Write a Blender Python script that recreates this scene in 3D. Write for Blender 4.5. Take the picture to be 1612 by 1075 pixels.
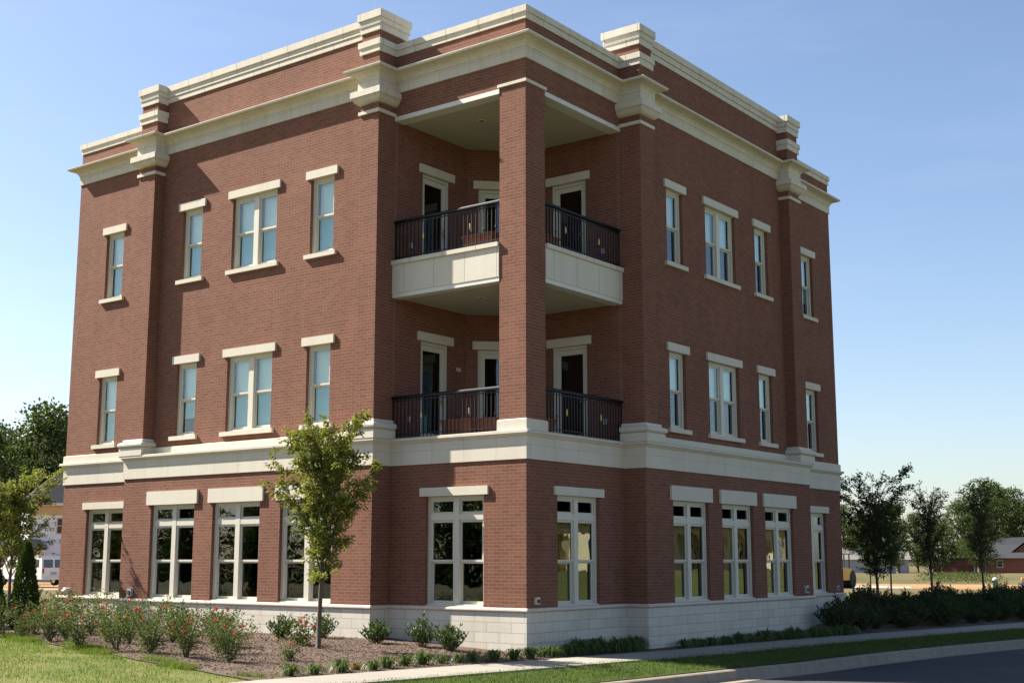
import bpy, math, random
from mathutils import Vector, Matrix
R = math.radians
S = bpy.context.scene
for o in list(bpy.data.objects): bpy.data.objects.remove(o)

# ---------------------------------------------------------------- camera
CAM = Vector((15.725, -21.291, 1.853)); YAW, PITCH, FPX = 0.6471, 0.1668, 2032.98
cd = bpy.data.cameras.new("camera"); cam = bpy.data.objects.new("camera", cd); S.collection.objects.link(cam)
cd.sensor_fit = 'HORIZONTAL'; cd.sensor_width = 36; cd.lens = FPX / 1612 * 36; cd.clip_start = .1; cd.clip_end = 3000
cam.location = CAM; cam.rotation_euler = (R(90) + PITCH, 0, YAW)
S.camera = cam
# ---------------------------------------------------------------- world + sun
SUN = Vector((-3.3, -1.0, 3.1)).normalized()
el = math.asin(SUN.z)
w = bpy.data.worlds.new("World"); S.world = w; w.use_nodes = True
nt = w.node_tree; nt.nodes.clear()
sky = nt.nodes.new('ShaderNodeTexSky'); sky.sky_type = 'NISHITA'; sky.sun_disc = False
sky.sun_elevation = el; sky.sun_rotation = math.atan2(SUN.x, SUN.y)
sky.air_density = 1.0; sky.dust_density = 1.0; sky.ozone_density = 1.0; sky.altitude = 100
bg = nt.nodes.new('ShaderNodeBackground'); bg.inputs[1].default_value = .055
wo = nt.nodes.new('ShaderNodeOutputWorld')
tc = nt.nodes.new('ShaderNodeTexCoord'); mp = nt.nodes.new('ShaderNodeMapping'); mp.inputs['Scale'].default_value = (2.2, 2.2, 13); mp.inputs['Rotation'].default_value = (.12, .1, .3)
nz = nt.nodes.new('ShaderNodeTexNoise'); nz.inputs['Scale'].default_value = 1.6; nz.inputs['Detail'].default_value = 7; nz.inputs['Roughness'].default_value = .6
nt.links.new(tc.outputs['Generated'], mp.inputs[0]); nt.links.new(mp.outputs[0], nz.inputs['Vector'])
cr = nt.nodes.new('ShaderNodeMapRange'); cr.inputs['From Min'].default_value = .52; cr.inputs['From Max'].default_value = .85; cr.inputs['To Max'].default_value = .10; nt.links.new(nz.outputs['Fac'], cr.inputs[0])
cl = nt.nodes.new('ShaderNodeMix'); cl.data_type = 'RGBA'; cl.inputs[7].default_value = (5.6, 6.2, 7.0, 1); nt.links.new(cr.outputs[0], cl.inputs[0]); nt.links.new(sky.outputs[0], cl.inputs[6])
tn = nt.nodes.new('ShaderNodeMix'); tn.data_type = 'RGBA'; tn.blend_type = 'MULTIPLY'; tn.inputs[0].default_value = 1; tn.inputs[7].default_value = (1.07, 1.07, 1.12, 1); nt.links.new(cl.outputs[2], tn.inputs[6])
nt.links.new(tn.outputs[2], bg.inputs[0]); nt.links.new(bg.outputs[0], wo.inputs[0])
ld = bpy.data.lights.new("sun", 'SUN'); ld.energy = 5.0; ld.angle = R(.53); ld.color = (1, .94, .83)
lo = bpy.data.objects.new("sun", ld); S.collection.objects.link(lo)
lo.rotation_euler = (-SUN).to_track_quat('-Z', 'Y').to_euler(); lo.location = (-30, -10, 40)
S.view_settings.view_transform = 'Standard'; S.view_settings.look = 'None'
S.view_settings.exposure = 1.6; S.view_settings.gamma = 1
S.render.engine = 'CYCLES'
S.cycles.max_bounces = 8; S.cycles.transparent_max_bounces = 24

# ---------------------------------------------------------------- object helpers
def link(o, parent=None):
    S.collection.objects.link(o)
    if parent: o.parent = parent
    return o
def tag(o, label=None, cat=None, group=None, kind=None):
    if label: o['label'] = label
    if cat: o['category'] = cat
    if group: o['group'] = group
    if kind: o['kind'] = kind
    return o
def empty(name, loc=(0, 0, 0), rz=0, parent=None):
    o = bpy.data.objects.new(name, None); o.location = loc; o.rotation_euler = (0, 0, rz); return link(o, parent)
def kids(o): return [c for c in o.children]
def copy_tree(o, parent=None):
    c = o.copy(); link(c); c.parent = parent
    for k in kids(o): copy_tree(k, c)
    return c
class MB:
    def __init__(s): s.v = []; s.f = []; s.uv = []; s.mi = []
    def face(s, pts, uvs=None, mi=0):
        n = len(s.v); s.v += [tuple(p) for p in pts]; s.f.append(tuple(range(n, n + len(pts)))); s.mi.append(mi)
        if uvs is None:
            a, b, c = Vector(pts[0]), Vector(pts[1]), Vector(pts[2])
            nn = (b - a).cross(c - b)
            if nn.length < 1e-12: nn = Vector((0, 0, 1))
            nn.normalize()
            if abs(nn.z) > .8: uvs = [(p[0], p[1]) for p in pts]
            else:
                t = Vector((-nn.y, nn.x, 0)).normalized()
                if abs(t.x) > abs(t.y): t = t if t.x > 0 else -t
                else: t = t if t.y > 0 else -t
                uvs = [(p[0] * t.x + p[1] * t.y, p[2]) for p in pts]
        s.uv.append(uvs)
    def hexa(s, p, mi=0):  # p: 8 pts bottom 0-3, top 4-7
        c = sum((Vector(q) for q in p), Vector()) / 8
        for q in ((0, 1, 2, 3), (4, 5, 6, 7), (0, 1, 5, 4), (1, 2, 6, 5), (2, 3, 7, 6), (3, 0, 4, 7)):
            pts = [Vector(p[i]) for i in q]
            nn = (pts[1] - pts[0]).cross(pts[2] - pts[1]); m = sum(pts, Vector()) / 4
            if nn.dot(m - c) < 0: pts.reverse()
            s.face(pts, None, mi)
    def box(s, x0, x1, y0, y1, z0, z1, mi=0):
        s.hexa([(x0, y0, z0), (x1, y0, z0), (x1, y1, z0), (x0, y1, z0), (x0, y0, z1), (x1, y0, z1), (x1, y1, z1), (x0, y1, z1)], mi)
    def fbox(s, F, u0, u1, o0, o1, z0, z1, mi=0):
        s.hexa([F(u0, o0, z0), F(u1, o0, z0), F(u1, o1, z0), F(u0, o1, z0), F(u0, o0, z1), F(u1, o0, z1), F(u1, o1, z1), F(u0, o1, z1)], mi)
    def tube(s, pts, rad, n=8, mi=0, cap=True):
        pts = [Vector(p) for p in pts]
        if not hasattr(rad, '__len__'): rad = [rad] * len(pts)
        rings = []
        for i, p in enumerate(pts):
            d = (pts[min(i + 1, len(pts) - 1)] - pts[max(i - 1, 0)])
            if d.length < 1e-9: d = Vector((0, 0, 1))
            d.normalize()
            a = d.cross(Vector((.31, .95, .11)))
            if a.length < .1: a = d.cross(Vector((1, 0, 0)))
            a.normalize(); b = d.cross(a)
            rings.append([p + (a * math.cos(6.28318 * k / n) + b * math.sin(6.28318 * k / n)) * rad[i] for k in range(n)])
        base = len(s.v)
        for r in rings: s.v += [tuple(q) for q in r]
        for i in range(len(rings) - 1):
            for k in range(n):
                s.f.append((base + i * n + k, base + i * n + (k + 1) % n, base + (i + 1) * n + (k + 1) % n, base + (i + 1) * n + k))
                s.uv.append([(k / n, i), ((k + 1) / n, i), ((k + 1) / n, i + 1), (k / n, i + 1)]); s.mi.append(mi)
        if cap:
            for r0 in (base, base + (len(rings) - 1) * n):
                s.f.append(tuple(range(r0, r0 + n))); s.uv.append([(0, 0)] * n); s.mi.append(mi)
    def sweep(s, path, prof, closed=False, mi=0):
        n = len(path); P = [Vector((p[0], p[1], 0)) for p in path]; off = []
        for i in range(n):
            ns = []
            if closed or i > 0:
                d = (P[i] - P[i - 1]).normalized(); ns.append(Vector((d.y, -d.x, 0)))
            if closed or i < n - 1:
                d = (P[(i + 1) % n] - P[i]).normalized(); ns.append(Vector((d.y, -d.x, 0)))
            off.append(ns[0] if len(ns) == 1 else (ns[0] + ns[1]) / (1 + ns[0].dot(ns[1])))
        L = 0
        for i in range(n if closed else n - 1):
            j = (i + 1) % n; d = (P[j] - P[i]).length; t = (P[j] - P[i]).normalized()
            for k in range(len(prof) - 1):
                (a, za), (b, zb) = prof[k], prof[k + 1]
                q = [P[i] + off[i] * a + Vector((0, 0, za)), P[j] + off[j] * a + Vector((0, 0, za)),
                     P[j] + off[j] * b + Vector((0, 0, zb)), P[i] + off[i] * b + Vector((0, 0, zb))]
                s.face(q, [(L + (p - P[i]).dot(t), p.z + (0 if abs(zb - za) > 1e-4 else (a if p is q[0] or p is q[1] else b))) for p in q], mi)
            L += d
    def poly(s, pts, z, mi=0): s.face([(p[0], p[1], z) for p in pts], None, mi)
    def build(s, name, mats, parent=None, smooth=False, recalc=False):
        me = bpy.data.meshes.new(name); me.from_pydata(s.v, [], s.f)
        uvl = me.uv_layers.new(name="UVMap"); flat = [c for f in s.uv for q in f for c in q]; uvl.data.foreach_set('uv', flat)
        if not isinstance(mats, (list, tuple)): mats = [mats]
        for m in mats: me.materials.append(m)
        me.polygons.foreach_set('material_index', s.mi)
        if smooth: me.polygons.foreach_set('use_smooth', [True] * len(s.f))
        me.update(); o = bpy.data.objects.new(name, me); return link(o, parent)
def frame(ox, oy, ux, uy, nx, ny):
    return lambda u, o, z: (ox + u * ux + o * nx, oy + u * uy + o * ny, z)
def wall(mb, F, O, u0, u1, z0, z1, holes=(), depth=.22, mi=0):
    us = sorted({u0, u1, *[h[0] for h in holes], *[h[1] for h in holes]}); zs = sorted({z0, z1, *[h[2] for h in holes], *[h[3] for h in holes]})
    for a, b in zip(us, us[1:]):
        for c, d in zip(zs, zs[1:]):
            m, k = (a + b) / 2, (c + d) / 2
            if any(h[0] < m < h[1] and h[2] < k < h[3] for h in holes): continue
            mb.face([F(a, O, c), F(b, O, c), F(b, O, d), F(a, O, d)], None, mi)
    for (a, b, c, d) in holes:
        for (p, q) in (((a, c), (a, d)), ((b, c), (b, d)), ((a, c), (b, c)), ((a, d), (b, d))):
            mb.face([F(p[0], O, p[1]), F(q[0], O, q[1]), F(q[0], O - depth, q[1]), F(p[0], O - depth, p[1])], None, mi)

# ---------------------------------------------------------------- materials
def mat(name):
    m = bpy.data.materials.new(name); m.use_nodes = True; nt = m.node_tree; nt.nodes.clear()
    out = nt.nodes.new('ShaderNodeOutputMaterial'); return m, nt, out
def N(nt, t, **k):
    n = nt.nodes.new(t)
    for a, b in k.items(): setattr(n, a, b)
    return n
def mixc(nt, fac, a, b, mode='MIX'):
    m = N(nt, 'ShaderNodeMix', data_type='RGBA', blend_type=mode)
    for sock, v in ((m.inputs[0], fac), (m.inputs[6], a), (m.inputs[7], b)):
        if isinstance(v, (int, float)): sock.default_value = v
        elif isinstance(v, tuple): sock.default_value = (*v, 1) if len(v) == 3 else v
        else: nt.links.new(v, sock)
    return m.outputs[2]
def ramp(nt, fac, stops):
    r = N(nt, 'ShaderNodeValToRGB'); e = r.color_ramp.elements
    while len(e) < len(stops): e.new(.5)
    for i, (p, c) in enumerate(stops): e[i].position = p; e[i].color = (*c, 1) if len(c) == 3 else c
    nt.links.new(fac, r.inputs[0]); return r.outputs[0]
def noise(nt, scale, detail=4, vec=None, rough=.6):
    n = N(nt, 'ShaderNodeTexNoise'); n.inputs['Scale'].default_value = scale; n.inputs['Detail'].default_value = detail; n.inputs['Roughness'].default_value = rough
    if vec is not None: nt.links.new(vec, n.inputs['Vector'])
    return n.outputs['Fac']
def objc(nt): return N(nt, 'ShaderNodeNewGeometry').outputs['Position']
def bsdf(nt, out, col, rough=.8, spec=.3, bump=None, bs=.3, bd=.01, metal=0):
    p = N(nt, 'ShaderNodeBsdfPrincipled')
    if isinstance(col, tuple): p.inputs['Base Color'].default_value = (*col, 1)
    else: nt.links.new(col, p.inputs['Base Color'])
    if isinstance(rough, (int, float)): p.inputs['Roughness'].default_value = rough
    else: nt.links.new(rough, p.inputs['Roughness'])
    p.inputs['Specular IOR Level'].default_value = spec; p.inputs['Metallic'].default_value = metal
    if bump is not None:
        b = N(nt, 'ShaderNodeBump'); b.inputs['Strength'].default_value = bs; b.inputs['Distance'].default_value = bd
        nt.links.new(bump, b.inputs['Height']); nt.links.new(b.outputs[0], p.inputs['Normal'])
    nt.links.new(p.outputs[0], out.inputs[0]); return p
def plain(name, col, rough=.6, var=.12, scale=6, spec=.3, metal=0, bump=0):
    m, nt, out = mat(name); n = noise(nt, scale, 5, objc(nt))
    c = mixc(nt, n, tuple(x * (1 - var) for x in col), tuple(min(1, x * (1 + var)) for x in col))
    bsdf(nt, out, c, rough, spec, n if bump else None, bump, .01, metal); return m
def masonry(name, c1, c2, cm, bw, rh, mortar, offset=.5, v0=0., u0=0., blotch=.12, bump=.5, bias=0., rough=.85, streak=0., sq=1, smooth=.1, spec=.25):
    m, nt, out = mat(name); uv = N(nt, 'ShaderNodeUVMap')
    mp = N(nt, 'ShaderNodeMapping'); mp.inputs['Location'].default_value = (-u0, -v0, 0); nt.links.new(uv.outputs[0], mp.inputs[0])
    b = N(nt, 'ShaderNodeTexBrick'); b.offset = offset; b.offset_frequency = 2; b.squash = sq
    nt.links.new(mp.outputs[0], b.inputs['Vector'])
    for k, v in (('Scale', 1), ('Mortar Size', mortar), ('Mortar Smooth', smooth), ('Bias', bias), ('Brick Width', bw), ('Row Height', rh)): b.inputs[k].default_value = v
    b.inputs['Color1'].default_value = (*c1, 1); b.inputs['Color2'].default_value = (*c2, 1); b.inputs['Mortar'].default_value = (*cm, 1)
    pos = objc(nt)
    big = noise(nt, .55, 5, pos); fine = noise(nt, 26, 3, pos)
    c = mixc(nt, big, (1 - blotch,) * 3, (1 + blotch,) * 3)
    c = mixc(nt, 1., b.outputs['Color'], c, 'MULTIPLY')
    c2_ = mixc(nt, fine, (.88,) * 3, (1.1,) * 3); c = mixc(nt, 1., c, c2_, 'MULTIPLY')
    if streak:
        mm = N(nt, 'ShaderNodeMapping'); mm.inputs['Scale'].default_value = (3.5, 3.5, .35); nt.links.new(pos, mm.inputs[0])
        sn = noise(nt, 1, 5, mm.outputs[0]); st = ramp(nt, sn, [(.45, (1, 1, 1)), (.75, (1 - streak, 1 - streak * 1.08, 1 - streak * 1.2))])
        c = mixc(nt, 1., c, st, 'MULTIPLY')
    inv = N(nt, 'ShaderNodeMath', operation='SUBTRACT'); inv.inputs[0].default_value = 1; nt.links.new(b.outputs['Fac'], inv.inputs[1])
    h = N(nt, 'ShaderNodeMath', operation='MULTIPLY_ADD'); nt.links.new(fine, h.inputs[0]); h.inputs[1].default_value = .25; nt.links.new(inv.outputs[0], h.inputs[2])
    bsdf(nt, out, c, rough, spec, h.outputs[0], bump, .006); return m
CH = .0705
M_brick = masonry('red_brick', (.208, .084, .054), (.162, .063, .042), (.20, .148, .11), .215, CH, .0056, v0=.876, bias=-.05, bump=.6, rough=.9, spec=.15, blotch=.16, streak=.10)
M_soldier = M_brick
ST1, ST2 = (.585, .535, .445), (.55, .50, .41)
M_base = masonry('split_block_stone', (.57, .53, .455), (.44, .40, .32), (.34, .31, .26), .64, .205, .006, v0=.79, bias=-.55, streak=.12, blotch=.07, bump=.4)
M_belt = masonry('cast_stone_panels', ST1, ST2, (.44, .39, .31), .88, .29, .006, offset=0, v0=3.881, streak=.08, blotch=.06, bump=.3, bias=-.2)
M_corn = masonry('cast_stone_cornice', ST1, ST2, (.42, .35, .25), .90, .205, .006, offset=0, v0=12.52, streak=.14, blotch=.08, bump=.3)
M_cope = masonry('cast_stone_coping', ST1, ST2, (0.216, 0.187, 0.137), .95, .9, .007, offset=.37, v0=13.2, streak=.12, blotch=.06, bump=.3)
M_panel = masonry('cast_stone_fascia', ST1, ST2, (0.238, 0.202, 0.144), .88, 1.0, .006, offset=0, v0=7.6, u0=.12, streak=.07, blotch=.05, bump=.3)
M_stone = masonry('cast_stone_smooth', ST1, ST2, (0.324, 0.288, 0.216), 50, 50, .001, offset=0, v0=-20, u0=-30, streak=.06, blotch=.05, bump=.2)
M_water = masonry('water_table_stone', (0.588, 0.502, 0.424), (0.535, 0.458, 0.389), (0.302, 0.259, 0.208), 1.2, 5, .006, offset=0, v0=-1, streak=.0, blotch=.08, bump=.2)
M_frame = plain('painted_window_frame', (0.564, 0.530, 0.447), .45, .04, 3)
M_white = plain('painted_steel_lintel', (0.586, 0.570, 0.522), .5, .05, 2)
M_soffit = plain('stucco_soffit', (0.432, 0.397, 0.329), .9, .05, 2, bump=.1)
M_iron = plain('black_iron', (.007, .008, .010), .45, .2, 5, .25)
M_brass = plain('brass_collar', (.55, .38, .12), .35, .1, 5, .5, .8)
M_blind = plain('roller_blind', (.68, .74, .70), .9, .03, 1)
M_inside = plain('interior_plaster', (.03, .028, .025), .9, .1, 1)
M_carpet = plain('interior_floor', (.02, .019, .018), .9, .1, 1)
M_terra = plain('terracotta', (.30, .10, .055), .8, .15, 8)
M_joint = plain('sealant_joint', (.24, .16, .12), .8, .1)
M_grey = plain('grey_plastic', (.42, .43, .43), .5, .05, 4)
M_dark = plain('dark_plastic', (.03, .03, .032), .5, .1, 4)
M_roof = plain('roof_membrane', (.4, .4, .38), .9)
def glass(name, tint, f0=.06):
    m, nt, out = mat(name); lw = N(nt, 'ShaderNodeLayerWeight'); lw.inputs[0].default_value = .5
    p = N(nt, 'ShaderNodeMath', operation='POWER'); nt.links.new(lw.outputs['Facing'], p.inputs[0]); p.inputs[1].default_value = 4.
    q = N(nt, 'ShaderNodeMath', operation='MULTIPLY_ADD'); nt.links.new(p.outputs[0], q.inputs[0]); q.inputs[1].default_value = 1 - f0; q.inputs[2].default_value = f0
    t = N(nt, 'ShaderNodeBsdfTransparent'); t.inputs[0].default_value = (*tint, 1)
    g = N(nt, 'ShaderNodeBsdfGlossy'); g.inputs['Roughness'].default_value = .0; g.inputs[0].default_value = (.86, .92, .96, 1)
    wv = noise(nt, 1.3, 2, objc(nt)); bp = N(nt, 'ShaderNodeBump'); bp.inputs['Strength'].default_value = .06; bp.inputs['Distance'].default_value = .03
    nt.links.new(wv, bp.inputs['Height']); nt.links.new(bp.outputs[0], g.inputs['Normal'])
    mx = N(nt, 'ShaderNodeMixShader'); nt.links.new(q.outputs[0], mx.inputs[0]); nt.links.new(t.outputs[0], mx.inputs[1]); nt.links.new(g.outputs[0], mx.inputs[2])
    nt.links.new(mx.outputs[0], out.inputs[0]); return m
M_glass = glass('window_glass', (.93, .985, .972)); M_glassd = glass('screened_glass', (.75, .86, .88)); M_glassg = glass('tinted_glass', (.55, .62, .6), .08)
def leafmat(name, a, b, trans=.35, rough=.5):
    m, nt, out = mat(name); g = N(nt, 'ShaderNodeNewGeometry'); c = mixc(nt, g.outputs['Random Per Island'], a, b)
    n = noise(nt, 1.1, 3, g.outputs['Position']); c = mixc(nt, 1., c, mixc(nt, n, (.75,) * 3, (1.25,) * 3), 'MULTIPLY')
    p = N(nt, 'ShaderNodeBsdfPrincipled'); nt.links.new(c, p.inputs['Base Color']); p.inputs['Roughness'].default_value = rough; p.inputs['Specular IOR Level'].default_value = .12
    t = N(nt, 'ShaderNodeBsdfTranslucent'); tc = mixc(nt, 1., c, (1.5, 1.6, .7), 'MULTIPLY'); nt.links.new(tc, t.inputs[0])
    mx = N(nt, 'ShaderNodeMixShader'); mx.inputs[0].default_value = trans
    nt.links.new(p.outputs[0], mx.inputs[1]); nt.links.new(t.outputs[0], mx.inputs[2]); nt.links.new(mx.outputs[0], out.inputs[0]); return m
M_leafy = leafmat('yellow_green_leaves', (.085, .11, .025), (.24, .235, .052), .35)
M_leafd = leafmat('dark_green_leaves', (.035, .055, .018), (.07, .09, .028), .35)
M_leafb = leafmat('woodland_leaves', (.035, .055, .018), (.08, .10, .03), .25, .7)
M_leafb2 = leafmat('pale_woodland_leaves', (.035, .056, .016), (.07, .09, .027), .3, .8)
M_rose = leafmat('rose_leaves', (.045, .08, .025), (.12, .14, .045), .25, .7)
M_laurel = leafmat('laurel_leaves', (.035, .07, .02), (.07, .11, .03), .2, .5)
M_lir = leafmat('grassy_leaves', (.05, .085, .022), (.12, .15, .05), .3, .4)
M_liro = leafmat('reddish_leaves', (.22, .09, .04), (.14, .13, .04), .3, .5)
M_cyp = leafmat('arborvitae_foliage', (.03, .055, .014), (.055, .085, .02), .2, .7)
M_hedge = leafmat('hedge_leaves', (.025, .045, .018), (.05, .075, .025), .2, .5)
M_petal = leafmat('rose_petals', (.42, .03, .06), (.55, .11, .17), .3, .6)
M_bark = plain('bark', (.10, .08, .06), .9, .35, 30, bump=.4)
M_stem = plain('stem', (.12, .09, .05), .9, .3, 20)
M_blade = leafmat('grass_blades', (.065, .11, .024), (.14, .17, .045), .35, .6)
def patchy(m, brown, scale=.8):
    nt = m.node_tree; p = [n for n in nt.nodes if n.type == 'BSDF_PRINCIPLED'][0]; lk = p.inputs['Base Color'].links[0].from_socket
    n = noise(nt, scale, 5, objc(nt), .65); f = ramp(nt, n, [(.52, (0, 0, 0)), (.62, (1, 1, 1))]); c = mixc(nt, f, lk, brown); nt.links.new(c, p.inputs['Base Color'])
patchy(M_blade, (.24, .17, .09))
M_chip = leafmat('bark_chips', (.10, .062, .045), (.30, .21, .16), 0.0, .9)

# ---------------------------------------------------------------- terrain function
def lerp(a, b, t): return a + (b - a) * t
def interp(x, xs, ys):
    if x <= xs[0]: return ys[0]
    for i in range(len(xs) - 1):
        if x <= xs[i + 1]: return lerp(ys[i], ys[i + 1], (x - xs[i]) / (xs[i + 1] - xs[i]))
    return ys[-1]
def shift(y): return 0 if y < 1 else (.0077 * (y - 1) ** 2 if y < 12 else .93 + .17 * (y - 12))
def hw(y): return interp(y, [-8, -1.5, 4], [.06, -.06, -.15])
def H(x, y):
    q = x - shift(y); h = hw(y); return interp(q, [-4, 1, 2, 4.3], [.16, h, h, h - .11])
def Hg(x, y):
    q = x - shift(y); h = H(x, y)
    if q > 2.7: h -= .45
    if q > 13: h = -.15
    if math.hypot(x, y) > 45: h = interp(math.hypot(x, y), [45, 70], [h, -.12])
    return h
def ground_mat(name, cols, scales=(.35, 4, 45), bump=.5, bd=.03):
    m, nt, out = mat(name); p = objc(nt)
    a = noise(nt, scales[0], 5, p); b = noise(nt, scales[1], 6, p, .7); c = noise(nt, scales[2], 4, p, .7)
    s = N(nt, 'ShaderNodeMath', operation='MULTIPLY_ADD'); nt.links.new(b, s.inputs[0]); s.inputs[1].default_value = .6; nt.links.new(a, s.inputs[2])
    s2 = N(nt, 'ShaderNodeMath', operation='MULTIPLY_ADD'); nt.links.new(c, s2.inputs[0]); s2.inputs[1].default_value = .5; nt.links.new(s.outputs[0], s2.inputs[2])
    s3 = N(nt, 'ShaderNodeMath', operation='MULTIPLY'); nt.links.new(s2.outputs[0], s3.inputs[0]); s3.inputs[1].default_value = 1 / 2.1
    n = len(cols); col = ramp(nt, s3.outputs[0], [(.36 + .28 * i / (n - 1), c_) for i, c_ in enumerate(cols)])
    bsdf(nt, out, col, .95, .1, s2.outputs[0], bump, bd); return m
M_field = ground_mat('dry_field_grass', [(0.096, 0.077, 0.038), (0.128, 0.099, 0.051), (0.077, 0.074, 0.029), (0.109, 0.096, 0.042)], (.03, .4, 6))
M_lawn = ground_mat('lawn_turf', [(.065, .085, .022), (.09, .11, .03), (.11, .125, .035), (.16, .13, .05), (.22, .145, .08)], (.5, 3, 40))
M_verge = ground_mat('verge_turf', [(0.032, 0.049, 0.011), (0.049, 0.069, 0.018), (0.069, 0.086, 0.023)], (.6, 5, 40))
M_mulch = ground_mat('bark_mulch', [(0.065, 0.043, 0.032), (0.108, 0.076, 0.058), (0.144, 0.108, 0.086), (0.187, 0.144, 0.119)], (.8, 14, 60), 1., .04)
M_dirt = ground_mat('orange_dirt', [(.235, .125, .055), (.29, .17, .08), (.26, .18, .10)], (.05, .7, 8))
M_gravel = ground_mat('site_gravel', [(.28, .27, .25), (.34, .33, .31), (.30, .25, .19)], (.1, .9, 8))
M_asph = ground_mat('asphalt', [(.035, .036, .040), (.052, .053, .056), (.062, .062, .063), (.08, .079, .077)], (.25, 3, 160), .4, .01)
M_conc = masonry('concrete_paving', (.29, .265, .22), (.26, .235, .195), (.13, .12, .10), 8, 1.5, .012, offset=0, blotch=.12, bump=.3)
M_kerb = masonry('concrete_kerb', (.27, .225, .175), (.24, .20, .155), (.14, .12, .10), 3.0, 40, .012, offset=0, v0=-17, blotch=.2, bump=.3, streak=.2)

# ================================================================ SETTING: ground
def grid(name, xs, ys, zf, m, kind='structure', cond=None, mapf=None, uvf=None):
    mb = MB(); V = [[(mapf(x, y) if mapf else (x, y)) for y in ys] for x in xs]
    nx, ny = len(xs), len(ys)
    for i in range(nx):
        for j in range(ny):
            p = V[i][j]; mb.v.append((p[0], p[1], zf(p[0], p[1])))
    for i in range(nx - 1):
        for j in range(ny - 1):
            c = V[i][j]
            if cond and not cond(*c): continue
            mb.f.append((i * ny + j, (i + 1) * ny + j, (i + 1) * ny + j + 1, i * ny + j + 1)); mb.mi.append(0)
            mb.uv.append([(xs[a], ys[b]) for a, b in ((i, j), (i + 1, j), (i + 1, j + 1), (i, j + 1))])
    o = mb.build(name, m, None, True); tag(o, kind=kind); return o
def rng(a, b, st):
    n = max(1, int(round((b - a) / st))); return [a + (b - a) * i / n for i in range(n + 1)]
gx = [-1500, -700, -350, -200, -120, -80, -60, -45] + rng(-40, 30, 1) + [40, 60, 90, 150, 300, 700, 1500]
gy = [-700, -300, -150, -90, -60, -40] + rng(-30, 60, 1) + [70, 90, 120, 180, 300, 600, 1500]
grid('ground', gx, gy, lambda x, y: Hg(x, y) - .03, M_field)
# left lawn and planting beds follow the same surface a little higher
def bed_edge(y): return interp(y, [-7.9, -7.6, -6.93, -5.94, -4.94, -4.0, -3.2], [.9, -.6, -3.69, -6.85, -10.7, -14, -24]) + .18 * math.sin(y * 9) + .1 * math.sin(y * 23)
grid('lawn', rng(0, 1, .02), rng(-22, -3.2, .3), lambda x, y: H(x, y) + .01, M_lawn, mapf=lambda t, y: (lerp(-34, (bed_edge(y) + .25 if y > -7.9 else .95), t), y))
grid('planting_bed', rng(0, 1, .04), rng(-7.9, 1.2, .2), lambda x, y: H(x, y) + .028, M_mulch, mapf=lambda t, y: (lerp(bed_edge(y) if y < -.8 else max(-12, -24 + (y + .8) * 9), .97, t), y))
grid('planting_bed_right', rng(-6, .97, .4), rng(1.2, 60, .5), lambda x, y: H(x, y) + .028, M_mulch, mapf=lambda q, y: (q + shift(y), y))
grid('verge', rng(2.2, 3.86, .15), rng(-20, 60, .4), lambda x, y: H(x, y) + .012, M_verge, mapf=lambda q, y: (q + shift(y), y))
def lane_sweep(name, prof, m, ys):
    mb = MB()
    for a, b in zip(ys, ys[1:]):
        for (q0, z0), (q1, z1) in zip(prof, prof[1:]):
            P = [(q0 + shift(a), a, z0 + hw(a)), (q0 + shift(b), b, z0 + hw(b)), (q1 + shift(b), b, z1 + hw(b)), (q1 + shift(a), a, z1 + hw(a))]
            mb.face(P, [(a, q0 + z0), (b, q0 + z0), (b, q1 + z1), (a, q1 + z1)])
    o = mb.build(name, m); tag(o, kind='structure'); return o
YS = rng(-22, 70, .5)
mbw = MB()
for a, b in zip(YS, YS[1:]):
    for (q0, z0), (q1, z1) in zip([(.96, -.1), (.96, .045), (2.25, .032), (2.25, -.1)], [(.96, .045), (2.25, .032), (2.25, -.1)]):
        P = [(q0 + shift(a), a, z0 + hw(a)), (q0 + shift(b), b, z0 + hw(b)), (q1 + shift(b), b, z1 + hw(b)), (q1 + shift(a), a, z1 + hw(a))]
        mbw.face(P, [(q0 + 2, a), (q0 + 2, b), (q1 + 2, b), (q1 + 2, a)])
tag(mbw.build('sidewalk', M_conc), kind='structure')
lane_sweep('kerb', [(3.84, -.35), (3.84, -.09), (3.98, -.092), (4.02, -.11), (4.07, -.25), (4.1, -.272), (4.47, -.255), (4.47, -.4)], M_kerb, YS)
lane_sweep('road', [(4.44, -.262), (8.8, -.19), (13.0, -.262)], M_asph, YS)
lane_sweep('far_kerb', [(12.95, -.252), (13.4, -.262), (13.5, -.1), (13.7, -.09), (13.7, -.4)], M_kerb, YS)
def far_z(x, y): return -.17 + interp(x - shift(min(y, 20)), [14.5, 20, 27, 48, 60], [0, .5, 1.22, 1.22, -.1])
grid('far_lawn', rng(13.65, 60, 1.0), rng(-22, 120, 2), far_z, M_lawn, mapf=lambda q, y: (q + shift(min(y, 20)) , y))

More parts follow.
